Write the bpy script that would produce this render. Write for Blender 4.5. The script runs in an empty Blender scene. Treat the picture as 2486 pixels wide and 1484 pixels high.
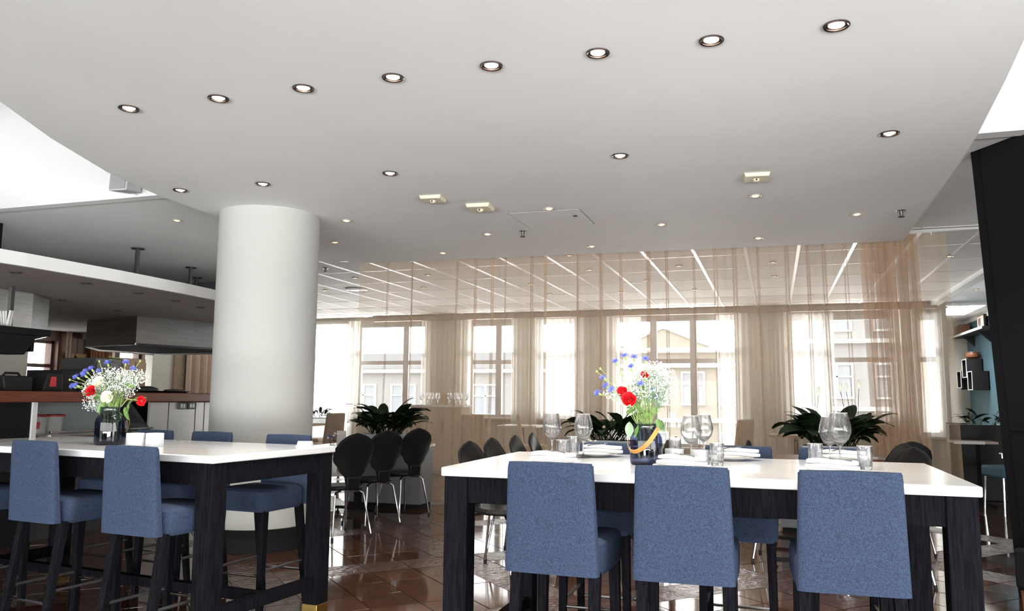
import bpy, math, random
from mathutils import Vector, Matrix
PI = math.pi
R = math.radians
S = bpy.context.scene
C = S.collection
random.seed(7)

# ------------------------------------------------------------------ camera, sky, lights, exposure
YAW, PITCH, ROLL, FPX = 0.3153, 0.1151, 0.0081, 1947.5
cam_d = bpy.data.cameras.new('camera'); cam = bpy.data.objects.new('camera', cam_d); C.objects.link(cam)
fw = Vector((-math.sin(YAW)*math.cos(PITCH), math.cos(YAW)*math.cos(PITCH), math.sin(PITCH)))
rt = Vector((math.cos(YAW), math.sin(YAW), 0)); up = rt.cross(fw)
r2 = math.cos(ROLL)*rt + math.sin(ROLL)*up; u2 = -math.sin(ROLL)*rt + math.cos(ROLL)*up
M = Matrix((r2, u2, -fw)).transposed().to_4x4(); M.translation = (0, 0, 1.40)
cam.matrix_world = M
cam_d.sensor_width = 36; cam_d.lens = 36*FPX/2486; cam_d.clip_end = 300
S.camera = cam

W = bpy.data.worlds.new('overcast_sky'); S.world = W; W.use_nodes = True
bg = W.node_tree.nodes['Background']; bg.inputs[0].default_value = (1.0, 0.995, 0.985, 1); bg.inputs[1].default_value = 8.0

def area(name, loc, target, sx, sy, power, col=(1, 1, 1)):
    d = bpy.data.lights.new(name, 'AREA'); d.shape = 'RECTANGLE'; d.size = sx; d.size_y = sy; d.energy = power; d.color = col
    o = bpy.data.objects.new(name, d); C.objects.link(o); o.location = loc
    o.rotation_euler = (Vector(target)-Vector(loc)).to_track_quat('-Z', 'Y').to_euler()
    return o
# added area lamps out of view, and the right room's roof light
area('added_ceiling_uplight', (1.5, -8.0, 0.05), (1.5, -7.2, 4), 18, 8, 16500, (0.985, 0.995, 1.0))  # unseen upward lamp behind the camera, added to brighten the low ceiling
area('right_room_roof_light', (3.72, 19.4, 4.2), (3.72, 19.4, 0), .8, 1.9, 260)
area('added_right_fill', (5.26, 2.2, 1.45), (-3, 3.2, 2.9), 7.5, 2.6, 620, (1.0, 0.99, 0.97))  # fill lamp added at the right wall, which has no window
area('added_far_room_uplight', (-4.4, 19.9, -0.3), (-4.4, 17.6, 3.0), 15.5, 3.0, 9500, (1.0, 0.99, 0.97))  # lamp hidden below the far sills, added to brighten the tiled ceiling

S.view_settings.view_transform = 'Standard'; S.view_settings.look = 'None'
S.view_settings.exposure = 0.0; S.view_settings.gamma = 1.0; S.view_settings.use_curve_mapping = False
cy = S.cycles
cy.transparent_max_bounces = 40; cy.max_bounces = 12; cy.diffuse_bounces = 5; cy.glossy_bounces = 5; cy.transmission_bounces = 10
cy.caustics_reflective = False; cy.caustics_refractive = False; cy.sample_clamp_indirect = 6

# ------------------------------------------------------------------ materials
MATS = {}
def mat(name, col=(.5, .5, .5), rough=.5, metal=0, spec=.5, var=0, scale=8, bump=0, bscale=None, stretch=(1, 1, 1), emit=None, estr=0, detail=3):
    if name in MATS: return MATS[name]
    m = bpy.data.materials.new(name); m.use_nodes = True; nt = m.node_tree; b = nt.nodes['Principled BSDF']
    b.inputs['Base Color'].default_value = (*col, 1); b.inputs['Roughness'].default_value = rough
    b.inputs['Metallic'].default_value = metal; b.inputs['Specular IOR Level'].default_value = spec
    if emit: b.inputs['Emission Color'].default_value = (*emit, 1); b.inputs['Emission Strength'].default_value = estr
    if var or bump:
        tc = nt.nodes.new('ShaderNodeTexCoord'); mp = nt.nodes.new('ShaderNodeMapping'); mp.inputs['Scale'].default_value = stretch
        nt.links.new(tc.outputs['Object'], mp.inputs[0])
        n = nt.nodes.new('ShaderNodeTexNoise'); n.inputs['Scale'].default_value = scale; n.inputs['Detail'].default_value = detail
        nt.links.new(mp.outputs[0], n.inputs['Vector'])
        if var:
            r = nt.nodes.new('ShaderNodeValToRGB')
            r.color_ramp.elements[0].position = .3; r.color_ramp.elements[1].position = .7
            r.color_ramp.elements[0].color = (*[c*(1-var) for c in col], 1); r.color_ramp.elements[1].color = (*[min(1, c*(1+var)) for c in col], 1)
            nt.links.new(n.outputs['Fac'], r.inputs[0]); nt.links.new(r.outputs[0], b.inputs['Base Color'])
        if bump:
            n2 = n
            if bscale:
                n2 = nt.nodes.new('ShaderNodeTexNoise'); n2.inputs['Scale'].default_value = bscale; n2.inputs['Detail'].default_value = detail
                nt.links.new(mp.outputs[0], n2.inputs['Vector'])
            bp = nt.nodes.new('ShaderNodeBump'); bp.inputs['Strength'].default_value = bump; bp.inputs['Distance'].default_value = .01
            nt.links.new(n2.outputs['Fac'], bp.inputs['Height']); nt.links.new(bp.outputs[0], b.inputs['Normal'])
    MATS[name] = m; return m

def glass(name, tint=(1, 1, 1), ior=1.45, gcol=(1, 1, 1), rough=0.0, diff=0.0):
    # thin clear glass: light passes straight on, the surface mirrors by Fresnel
    m = bpy.data.materials.new(name); m.use_nodes = True; nt = m.node_tree; nt.nodes.remove(nt.nodes['Principled BSDF'])
    out = nt.nodes['Material Output']; t = nt.nodes.new('ShaderNodeBsdfTransparent'); t.inputs[0].default_value = (*tint, 1)
    g = nt.nodes.new('ShaderNodeBsdfGlossy'); g.inputs['Roughness'].default_value = rough; g.inputs[0].default_value = (*gcol, 1)
    f = nt.nodes.new('ShaderNodeFresnel'); ge = nt.nodes.new('ShaderNodeNewGeometry')
    mu = nt.nodes.new('ShaderNodeMath'); mu.operation = 'MULTIPLY_ADD'; mu.inputs[1].default_value = -2; mu.inputs[2].default_value = 1
    pw = nt.nodes.new('ShaderNodeMath'); pw.operation = 'POWER'; pw.inputs[0].default_value = ior
    nt.links.new(ge.outputs['Backfacing'], mu.inputs[0]); nt.links.new(mu.outputs[0], pw.inputs[1]); nt.links.new(pw.outputs[0], f.inputs['IOR'])
    mx = nt.nodes.new('ShaderNodeMixShader')
    nt.links.new(f.outputs[0], mx.inputs[0]); nt.links.new(t.outputs[0], mx.inputs[1]); nt.links.new(g.outputs[0], mx.inputs[2])
    last = mx
    if diff:
        d = nt.nodes.new('ShaderNodeBsdfDiffuse'); d.inputs[0].default_value = (.85, .87, .88, 1)
        m2 = nt.nodes.new('ShaderNodeMixShader'); m2.inputs[0].default_value = diff
        nt.links.new(mx.outputs[0], m2.inputs[1]); nt.links.new(d.outputs[0], m2.inputs[2]); last = m2
    nt.links.new(last.outputs[0], out.inputs[0]); MATS[name] = m; return m

def rglass(name, col, ior, through):
    # solid glass that bends light, part of it straight through like a very thin wall
    m = bpy.data.materials.new(name); m.use_nodes = True; nt = m.node_tree; nt.nodes.remove(nt.nodes['Principled BSDF'])
    out = nt.nodes['Material Output']; t = nt.nodes.new('ShaderNodeBsdfTransparent'); t.inputs[0].default_value = (*col, 1)
    g = nt.nodes.new('ShaderNodeBsdfGlass'); g.inputs['IOR'].default_value = ior; g.inputs['Roughness'].default_value = 0; g.inputs[0].default_value = (*col, 1)
    mx = nt.nodes.new('ShaderNodeMixShader'); mx.inputs[0].default_value = through
    nt.links.new(g.outputs[0], mx.inputs[1]); nt.links.new(t.outputs[0], mx.inputs[2]); nt.links.new(mx.outputs[0], out.inputs[0])
    MATS[name] = m; return m

def sheer(name, col, opaque, scale=60):
    # open weave: part of the light passes between the threads, the threads scatter the rest to both sides
    m = bpy.data.materials.new(name); m.use_nodes = True; nt = m.node_tree; nt.nodes.remove(nt.nodes['Principled BSDF'])
    out = nt.nodes['Material Output']; t = nt.nodes.new('ShaderNodeBsdfTransparent')
    d = nt.nodes.new('ShaderNodeBsdfDiffuse'); d.inputs[0].default_value = (*col, 1)
    tr = nt.nodes.new('ShaderNodeBsdfTranslucent'); tr.inputs[0].default_value = (*col, 1)
    a = nt.nodes.new('ShaderNodeMixShader'); a.inputs[0].default_value = .5
    nt.links.new(d.outputs[0], a.inputs[1]); nt.links.new(tr.outputs[0], a.inputs[2])
    tc = nt.nodes.new('ShaderNodeTexCoord'); mp = nt.nodes.new('ShaderNodeMapping'); mp.inputs['Scale'].default_value = (1, 1, .03)
    n = nt.nodes.new('ShaderNodeTexNoise'); n.inputs['Scale'].default_value = scale
    mr = nt.nodes.new('ShaderNodeMapRange'); mr.inputs['From Min'].default_value = .3; mr.inputs['From Max'].default_value = .7
    mr.inputs['To Min'].default_value = opaque*.95; mr.inputs['To Max'].default_value = min(1, opaque*1.05)
    nt.links.new(tc.outputs['Object'], mp.inputs[0]); nt.links.new(mp.outputs[0], n.inputs['Vector']); nt.links.new(n.outputs['Fac'], mr.inputs['Value'])
    mx = nt.nodes.new('ShaderNodeMixShader')
    nt.links.new(mr.outputs[0], mx.inputs[0]); nt.links.new(t.outputs[0], mx.inputs[1]); nt.links.new(a.outputs[0], mx.inputs[2])
    nt.links.new(mx.outputs[0], out.inputs[0]); MATS[name] = m; return m

white_plaster = mat('white_plaster', (.865, .865, .86), .7, var=.02, scale=1.5, bump=.03, bscale=140)
column_paint = mat('column_paint', (.50, .505, .48), .85, spec=.15, var=.02, scale=2, bump=.06, bscale=50)
tile_white = mat('ceiling_tile_board', (.66, .62, .585), .8, var=.03, scale=3)
bar_white = mat('ceiling_bar_enamel', (.88, .88, .86), .3)
beam_grey = mat('pelmet_brown', (.33, .27, .23), .6)
black_wood = mat('black_stained_wood', (.0085, .0083, .0105), .5, spec=0, var=.4, scale=14, stretch=(8, 8, .6), bump=.12)
marble = mat('white_marble', (.70, .71, .72), .10, var=.04, scale=5, detail=8)
denim = mat('blue_woven_fabric', (.036, .052, .094), .9, var=.34, scale=170, bump=.35, spec=.2)
chrome = mat('chrome', (.75, .75, .76), .12, 1)
steel = mat('brushed_steel', (.52, .53, .54), .32, 1, var=.12, scale=3, stretch=(1, 1, 12))
panel_steel = mat('satin_steel_panel', (.50, .50, .49), .38, .55, var=.06, scale=2)
dark_steel = mat('dark_steel', (.10, .10, .10), .4, .6)
brass = mat('brass', (.55, .38, .12), .3, 1)
black_leather = mat('black_leather', (.010, .010, .011), .42, spec=.22, bump=.06, bscale=120)
black_matt = mat('black_matt', (.013, .013, .014), .7, spec=.1)
brown_wood = mat('brown_oiled_wood', (.16, .062, .03), .3, var=.3, scale=6, stretch=(1, 12, 12))
counter_wood = mat('red_brown_counter_wood', (.15, .045, .024), .3, var=.25, scale=5, stretch=(12, .8, 12))
kitchen_wood = mat('kitchen_wood_panel', (.075, .032, .016), .5, var=.3, scale=5, stretch=(6, 6, .6))
pale_wood = mat('pale_wood', (.45, .29, .16), .45, var=.2, scale=8, stretch=(4, 4, .5))
leaf_mat = mat('dark_green_leaf', (.009, .020, .007), .45, spec=.15, var=.4, scale=9)
leaf_bright = mat('fresh_green_leaf', (.14, .27, .07), .5, var=.25, scale=30)
leaf_grey = mat('grey_green_leaf', (.24, .36, .22), .5, var=.15, scale=30)
stem_green = mat('flower_stem_green', (.30, .42, .13), .6, var=.2, scale=30)
red_petal = mat('red_petal', (.62, .010, .018), .5, var=.25, scale=40)
white_petal = mat('cream_white_petal', (.85, .86, .72), .55, var=.05, scale=40)
blue_petal = mat('cornflower_blue_petal', (.16, .20, .66), .6, var=.3, scale=80)
gyp_white = mat('gypsophila_white', (.86, .86, .84), .7)
porcelain = mat('white_porcelain', (.86, .86, .86), .12)
linen = mat('white_linen', (.86, .86, .86), .85, bump=.1, bscale=300)
paper = mat('white_paper', (.85, .84, .83), .7)
leather_tan = mat('tan_leather', (.55, .24, .055), .45, var=.12, scale=30)
grey_panel = mat('grey_partition_paint', (.13, .135, .15), .5)
planter_grey = mat('pale_grey_planter', (.52, .57, .60), .4)
soil = mat('potting_soil', (.03, .022, .016), .9, var=.4, scale=60)
beige_wall = mat('beige_wall_paint', (.58, .55, .49), .8, var=.02, scale=2)
teal_wall = mat('teal_wall_paint', (.075, .155, .20), .6, var=.05, scale=2)
black_wall = mat('black_wall_paint', (.012, .0125, .0135), .6, spec=.02)
teal_fabric = mat('teal_velvet', (.05, .14, .19), .7, var=.15, scale=60)
beige_fabric = mat('beige_upholstery', (.52, .40, .31), .85, var=.06, scale=90)
red_plastic = mat('red_plastic', (.55, .03, .04), .4)
white_plastic = mat('white_plastic', (.80, .80, .79), .4)
cream_plastic = mat('cream_plastic', (.74, .68, .50), .5)
dark_plastic = mat('dark_plastic', (.016, .016, .017), .5, spec=.25)
lamp_glow = mat('halogen_glow', (1, .9, .75), .4, emit=(1, .86, .66), estr=5)
lamp_warm = mat('warm_halogen_glow', (1, .7, .4), .4, emit=(1, .62, .32), estr=2.2)
lamp_rim = mat('dark_bronze_rim', (.16, .12, .11), .25, .9)
lamp_rim_pale = mat('pale_rim', (.6, .58, .55), .35, .5)
unlit = mat('unlit_lamp', (.12, .11, .11), .3)
frame_white = mat('window_frame_paint', (.70, .69, .66), .5)
stone_facade = mat('pale_facade_render', (.23, .23, .228), .9, var=.04, scale=.6)
facade_yellow = mat('cream_facade_render', (.26, .24, .20), .9, var=.04, scale=.6)
facade_window = mat('facade_window_glass', (.20, .22, .24), .15)
roof_grey = mat('grey_roof', (.12, .125, .13), .8)
paving = mat('street_paving', (.22, .215, .21), .9, var=.08, scale=1)
clear = glass('clear_glass', (.92, .925, .93), 1.5, diff=.03)
pane = glass('window_pane_glass', (.97, .98, .98), 1.35)
crystal = rglass('crystal_glass', (.97, .975, .98), 1.47, .25)
smoke_glass = glass('dark_blue_glass', (.27, .30, .45), 1.5)
ribbed = glass('ribbed_frosted_glass', (.93, .94, .95), 1.5, rough=.08, diff=.45)
roof_glass = glass('tinted_roof_glazing', (.15, .153, .155), 1.3)
water = glass('vase_water', (.80, .84, .86), 1.15)
near_sheer = sheer('golden_sheer_weave', (.67, .50, .355), .37)
far_sheer = sheer('cream_sheer_weave', (.90, .87, .81), .66)
white_sheer = sheer('white_sheer_weave', (.86, .86, .85), .50)
drape_brown = mat('brown_drape', (.30, .22, .16), .9, var=.1, scale=20)

def floor_material(name, col, rough, bump, bscale, var, vscale=6):
    return mat(name, col, rough, var=var, scale=vscale, bump=bump, bscale=bscale, detail=5)
tile_polished = floor_material('polished_terracotta', (.060, .028, .018), .07, .02, 3, .16)
tile_polished_b = floor_material('polished_terracotta_pale', (.078, .037, .024), .09, .02, 3, .16)
tile_rough = floor_material('cleft_slate', (.070, .036, .028), .14, 1.0, 22, .5, 20)
grout = mat('floor_grout', (.035, .022, .017), .7)

# ------------------------------------------------------------------ mesh builder
class MB:
    def __init__(s): s.v = []; s.f = []
    def add(s, vs, fs, T=None):
        b = len(s.v)
        s.v += [tuple(T @ Vector(v)) if T else tuple(v) for v in vs]
        s.f += [tuple(i+b for i in f) for f in fs]; return s
    def box(s, x0, x1, y0, y1, z0, z1, T=None):
        return s.frus((x0, x1, y0, y1), (x0, x1, y0, y1), z0, z1, T)
    def frus(s, b, t, z0, z1, T=None):
        vs = [(b[0], b[2], z0), (b[1], b[2], z0), (b[1], b[3], z0), (b[0], b[3], z0), (t[0], t[2], z1), (t[1], t[2], z1), (t[1], t[3], z1), (t[0], t[3], z1)]
        return s.add(vs, [(3, 2, 1, 0), (4, 5, 6, 7), (0, 1, 5, 4), (1, 2, 6, 5), (2, 3, 7, 6), (3, 0, 4, 7)], T)
    def prism(s, poly, z0, z1, T=None):
        n = len(poly); vs = [(x, y, z0) for x, y in poly]+[(x, y, z1) for x, y in poly]
        return s.add(vs, [tuple(range(n-1, -1, -1)), tuple(range(n, 2*n))]+[(i, (i+1) % n, n+(i+1) % n, n+i) for i in range(n)], T)
    def lathe(s, prof, n=24, T=None, scal=None):
        vs = []; fs = []; m = len(prof)
        for k, (r, z) in enumerate(prof):
            for i in range(n):
                a = 2*PI*i/n; rr = r*(1+(scal*math.cos(a*12) if scal else 0)); vs.append((rr*math.cos(a), rr*math.sin(a), z))
        for k in range(m-1):
            for i in range(n):
                j = (i+1) % n; fs.append((k*n+i, k*n+j, (k+1)*n+j, (k+1)*n+i))
        if prof[0][0] > 1e-5: fs.append(tuple(range(n-1, -1, -1)))
        if prof[-1][0] > 1e-5: fs.append(tuple((m-1)*n+i for i in range(n)))
        return s.add(vs, fs, T)
    def olathe(s, prof, n=24, T=None):     # open profile, no caps
        vs = []; fs = []; m = len(prof)
        for r, z in prof:
            for i in range(n): a = 2*PI*i/n; vs.append((r*math.cos(a), r*math.sin(a), z))
        for k in range(m-1):
            for i in range(n):
                j = (i+1) % n; fs.append((k*n+i, k*n+j, (k+1)*n+j, (k+1)*n+i))
        return s.add(vs, fs, T)
    def tube(s, pts, r, n=8, T=None):
        pts = [Vector(p) for p in pts]; m = len(pts); rs = r if isinstance(r, (list, tuple)) else [r]*m
        vs = []; fs = []; ref = None
        for k, p in enumerate(pts):
            d = (pts[min(k+1, m-1)]-pts[max(k-1, 0)]).normalized()
            if ref is None: ref = Vector((0, 0, 1)) if abs(d.z) < .9 else Vector((1, 0, 0))
            a = d.cross(ref).normalized(); b = d.cross(a).normalized(); ref = a.cross(d)
            for i in range(n):
                t = 2*PI*i/n; vs.append(p+rs[k]*(math.cos(t)*a+math.sin(t)*b))
        for k in range(m-1):
            for i in range(n):
                j = (i+1) % n; fs.append((k*n+i, (k+1)*n+i, (k+1)*n+j, k*n+j))
        fs.append(tuple(range(n))); fs.append(tuple((m-1)*n+i for i in range(n-1, -1, -1)))
        return s.add(vs, fs, T)
    def grid(s, fn, nu, nv, T=None, flip=False):
        vs = [fn(i/nu, j/nv) for j in range(nv+1) for i in range(nu+1)]; w = nu+1
        fs = [(j*w+i, j*w+i+1, (j+1)*w+i+1, (j+1)*w+i) for j in range(nv) for i in range(nu)]
        return s.add(vs, [f[::-1] for f in fs] if flip else fs, T)
    def ico(s, c, r, T=None):
        x, y, z = c
        return s.add([(x+r, y, z), (x-r, y, z), (x, y+r, z), (x, y-r, z), (x, y, z+r), (x, y, z-r)],
                     [(0, 2, 4), (2, 1, 4), (1, 3, 4), (3, 0, 4), (2, 0, 5), (1, 2, 5), (3, 1, 5), (0, 3, 5)], T)
    def ball(s, c, r, n=10, sz=1, T=None):
        k = max(4, n//2)
        return s.lathe([(max(r*math.sin(PI*i/k), 1e-6), -r*sz*math.cos(PI*i/k)) for i in range(k+1)], n, (T or Matrix())@Matrix.Translation(c))

def mesh_of(name, mb, m, smooth=35):
    me = bpy.data.meshes.new(name); me.from_pydata(mb.v, [], mb.f); me.validate(); me.update()
    if m: me.materials.append(m)
    if smooth:
        me.shade_smooth(); me.set_sharp_from_angle(angle=R(smooth))
    return me
def obj(name, mb, m, parent=None, loc=None, bevel=0, smooth=35, label=None, segs=2):
    me = mb if isinstance(mb, bpy.types.Mesh) else mesh_of(name, mb, m, smooth)
    o = bpy.data.objects.new(name, me); C.objects.link(o)
    if parent: o.parent = parent
    if loc: o.location = loc
    if bevel:
        b = o.modifiers.new('bevel', 'BEVEL'); b.width = bevel; b.segments = segs; b.limit_method = 'ANGLE'; b.angle_limit = R(40)
    if label: o['label'] = label
    return o
def thing(name, label, cat, loc=(0, 0, 0), rz=0, group=None):
    o = bpy.data.objects.new(name, None); C.objects.link(o); o.empty_display_size = .1
    o.location = loc; o.rotation_euler = (0, 0, rz); return tag(o, label, cat, group)
def tag(o, label, cat, group=None, kind=None):
    o['label'] = label; o['category'] = cat
    if group: o['group'] = group
    if kind: o['kind'] = kind
    return o
def struct(name, mb, m, parent=None, bevel=0, smooth=35):
    o = obj(name, mb, m, parent, bevel=bevel, smooth=smooth)
    if not parent: o['kind'] = 'structure'
    return o
KIDS = {}
def dup(root, loc, rz=0, label=None, group=None, sc=None):
    def cp(o, par):
        c = o.copy(); C.objects.link(c)
        if par: c.parent = par
        for ch in list(o.children): cp(ch, c)
        return c
    c = cp(root, None); c.location = loc; c.rotation_euler = (0, 0, rz)
    if sc: c.scale = (sc, sc, sc)
    if label: c['label'] = label
    if group: c['group'] = group
    return c
class Proto:      # the first placement is the prototype itself, the later ones are copies
    def __init__(s, root): s.root = root; s.used = False
    def put(s, loc, rz, label, group=None, sc=None):
        if s.used: return dup(s.root, loc, rz, label, group, sc)
        s.used = True; o = s.root; o.location = loc; o.rotation_euler = (0, 0, rz); o['label'] = label
        if group: o['group'] = group
        if sc: o.scale = (sc, sc, sc)
        return o
NTH = ['first', 'second', 'third', 'fourth', 'fifth', 'sixth', 'seventh', 'eighth', 'ninth', 'tenth', 'eleventh', 'twelfth', 'thirteenth', 'fourteenth']

# ------------------------------------------------------------------ room shell
ZC, ZU, ZT = 3.18, 3.36, 1.07
YFAR = 17.8
CAMP = Vector((0, 0, 1.4))
def project(p):
    v = Vector(p)-CAMP; w = v.dot(fw)
    return (1243+FPX*v.dot(r2)/w, 742-FPX*v.dot(u2)/w, w) if w > .1 else (-1e4, -1e4, w)

# floor: diagonal tiles, polished squares framed by bands of cleft slate
fl = struct('floor', MB().box(-12.2, 5.4, -3.3, 22.2, -.12, -.006), grout)
T = .355; ang = R(-44); ca, sa = math.cos(ang), math.sin(ang)
cells = []
for i in range(-60, 60):
    for j in range(-60, 60):
        cx, cyy = (i+.5)*T, (j+.5)*T; x = cx*ca-cyy*sa; y = cx*sa+cyy*ca
        if -7.5 < x < 4.4 and 2.2 < y < 16.5:
            px, py, w = project((x, y, 0))
            if -90 < px < 2576 and py < 1540: cells.append((w, i, j, x, y))
cells.sort()
h = T/2-.002
def tile_mesh(n):
    m = MB().frus((-h, h, -h, h), (-h+.002, h-.002, -h+.002, h-.002), -.012, 0)
    return m
polA = mesh_of('tile', tile_mesh(0), tile_polished, 0); polB = mesh_of('tile', tile_mesh(0), tile_polished_b, 0)
def rough_mesh(seed):
    rr = random.Random(seed); n = 7
    hs = [[0 if (a in (0, n) or b in (0, n)) else rr.uniform(-.004, .004) for a in range(n+1)] for b in range(n+1)]
    return MB().grid(lambda u, v: (-h+2*h*u, -h+2*h*v, hs[round(v*n)][round(u*n)]), n, n)
rough = [mesh_of('tile', rough_mesh(k), tile_rough, 60) for k in range(3)]
rest = {0: MB(), 1: MB()}
for k, (w, i, j, x, y) in enumerate(cells):
    is_rough = (i % 5 == 1) or (j % 5 == 3)
    if k < 290:
        me = rough[(i*7+j*3) % 3] if is_rough else (polA if (i*5+j*11) % 4 else polB)
        o = bpy.data.objects.new('tile', me); C.objects.link(o); o.parent = fl; o.location = (x, y, random.uniform(-.0012, .0012)); o.rotation_euler = (0, 0, ang)
    else:
        Tm = Matrix.Translation((x, y, 0)) @ Matrix.Rotation(ang, 4, 'Z')
        rest[1 if is_rough else 0].frus((-h, h, -h, h), (-h+.002, h-.002, -h+.002, h-.002), -.012, 0, Tm)
for q, mm in ((0, tile_polished), (1, tile_rough)):
    if rest[q].v: o = obj('far_tiles', rest[q], mm, fl, smooth=0); o['kind'] = 'stuff'

# lowered ceiling, boat shaped
right = [(.45, 1.2), (.85, 2.4), (1.08, 3.4), (1.22, 4.37), (1.27, 4.92), (1.34, 5.89), (1.37, 6.6), (1.39, 8), (1.41, 9.72)]
left = [(-5.26, 9.47), (-5.34, 9.2), (-5.95, 9.15), (-5.6, 8.0), (-5.36, 7.2), (-5.25, 6.58), (-5.2, 5.7), (-5.05, 4.96), (-4.76, 4.17), (-4.46, 3.53), (-4.05, 2.8), (-3.4, 1.9), (-2.6, 1.1), (-.6, .8)]
slab = right+left
ceil = struct('ceiling', MB().prism(slab, ZC, ZC+.16), white_plaster)
# high ceiling: plaster over the bar and the edge strips
up_m = MB()
up_m.box(-12.2, -5.2, 6.25, 9.6, ZU, ZU+.2); up_m.box(-5.2, 5.4, 6.45, 9.9, ZU, ZU+.2); up_m.prism([(-12.2, 9.6), (-5.2, 9.6), (-5.2, 9.9), (-7.3, 9.9), (-12.2, 16.5)], ZU, ZU+.2)
up_m.box(-12.2, 5.4, -3.3, 1.7, ZU, ZU+.2); up_m.box(-12.2, -8.35, 1.7, 6.25, ZU, ZU+.2)
ceil2 = struct('ceiling', up_m, white_plaster)
# roof light well walls above the high ceiling
well = MB()
well.box(-9.7, -5.0, 6.2, 6.32, ZU-.02, 5.6); well.box(-5.0, 5.0, 6.42, 6.56, ZU-.02, 5.6); well.box(-8.5, -8.35, 1.6, 6.3, ZU, 5.6)
well.box(-9.7, 5.4, 1.55, 1.7, ZU, 5.6); well.box(4.4, 4.55, 1.6, 6.5, ZU, 5.6)
struct('trim_1', well, white_plaster)
rg_ = struct('skylight', MB().box(-9.6, 4.5, 1.65, 4.6, 5.58, 5.6), roof_glass)  # glazing tint put in to weaken the roof light on the column
struct('roof', MB().box(-9.7, 5.4, 4.6, 6.6, 5.56, 5.66), white_plaster)  # unseen solid strip, added to keep roof light off the column
# tiled ceiling of the far room: white bars and lay-in boards
gc = struct('ceiling', MB().prism([(-7.35, 9.85), (3.05, 9.85), (3.05, YFAR+.1), (-12.2, YFAR+.1), (-12.2, 16.4)], ZU+.03, ZU+.15), tile_white)
XS = [-1.63+.66*k for k in range(-16, 8)]; YS = [11.15+1.17*k-1.17 for k in range(0, 8)]
board = mesh_of('tile', MB().frus((-.315, .315, -.57, .57), (-.31, .31, -.565, .565), 0, .02), tile_white, 0)
for x in XS[:-1]:
    for y in YS[:-1]:
        if x+.33 > 3.0 or x < -.735*y: continue
        o = bpy.data.objects.new('tile', board); C.objects.link(o); o.parent = gc; o.location = (x+.33, y+.585, ZU+.005)
for x in XS:
    if x < 3.0: obj('bar', MB().box(x-.022, x+.022, max(9.9, -x/.735), YFAR, ZU-.006, ZU+.03), bar_white, gc, smooth=0)
for y in YS:
    if y > 9.9: obj('bar', MB().box(max(-12.1, -.735*y), 3.0, y-.010, y+.010, ZU-.002, ZU+.03), bar_white, gc, smooth=0)
struct('ceiling', MB().box(3.12, 5.4, 9.8, 18.4, ZU, ZU+.15).box(3.12, 5.4, 20.4, 22.1, ZU, ZU+.15).box(4.15, 5.4, 18.4, 20.4, ZU, ZU+.15).box(3.12, 3.3, 18.4, 20.4, ZU, ZU+.15), white_plaster)
struct('trim_2', MB().box(2.98, 3.14, 9.9, 22, ZU-.07, ZU+.06), bar_white)
struct('trim_3', MB().box(-9.3, 3.1, YFAR-.28, YFAR-.14, 3.235, ZU), beam_grey, bevel=.004)

# column
colm = struct('trim_4', MB().lathe([(.48, .2), (.48, ZC)], 96, Matrix.Translation((-4.72, 6.7, 0))), column_paint)
obj('plinth', MB().lathe([(.492, 0), (.492, .2), (.48, .206)], 96, Matrix.Translation((-4.72, 6.7, 0))), black_matt, colm)
colm.name = 'column'; colm['kind'] = 'structure'

# far wall with window openings
WIN = [(-11.95, -9.98, .35, 3.2), (-9.84, -7.99, .95, 3.19), (-6.87, -5.73, .95, 3.17), (-5.18, -4.25, .95, 3.18), (-3.39, -.71, .38, 3.19), (.33, 2.45, .95, 3.14), (2.72, 3.16, .72, 3.1)]
wb = MB(); xs = -12.2
for (a, b, z0, z1) in WIN:
    wb.box(xs, a, YFAR, YFAR+.25, 0, ZU+.1); wb.box(a, b, YFAR, YFAR+.25, 0, z0); wb.box(a, b, YFAR, YFAR+.25, z1, ZU+.1); xs = b
wb.box(xs, 3.3, YFAR, YFAR+.25, 0, ZU+.1)
struct('wall_back', wb, beige_wall)
for k, (a, b, z0, z1) in enumerate(WIN):
    f = MB(); y0, y1 = YFAR+.08, YFAR+.16
    f.box(a, a+.07, y0, y1, z0, z1); f.box(b-.07, b, y0, y1, z0, z1); f.box(a+.07, b-.07, y0, y1, z0, z0+.07); f.box(a+.07, b-.07, y0, y1, z1-.07, z1)
    w = struct('window_%d' % (k+1), f, frame_white)
    obj('pane', MB().box(a+.06, b-.06, YFAR+.115, YFAR+.121, z0+.06, z1-.06), pane, w, smooth=0)
    obj('transom', MB().box(a+.07, b-.07, y0+.005, y1-.005, 2.19, 2.29), frame_white, w)
    mull = {1: [-8.55], 2: [-6.15], 4: [-2.52, -1.66], 5: [1.07]}.get(k, [])
    for x in mull: obj('mullion', MB().box(x-.07, x+.07, y0-.01, y1+.01, z0+.05, z1-.05), frame_white, w)
    obj('sill', MB().box(a-.05, b+.05, YFAR-.1, YFAR+.1, z0-.05, z0), frame_white, w, bevel=.008)

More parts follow.
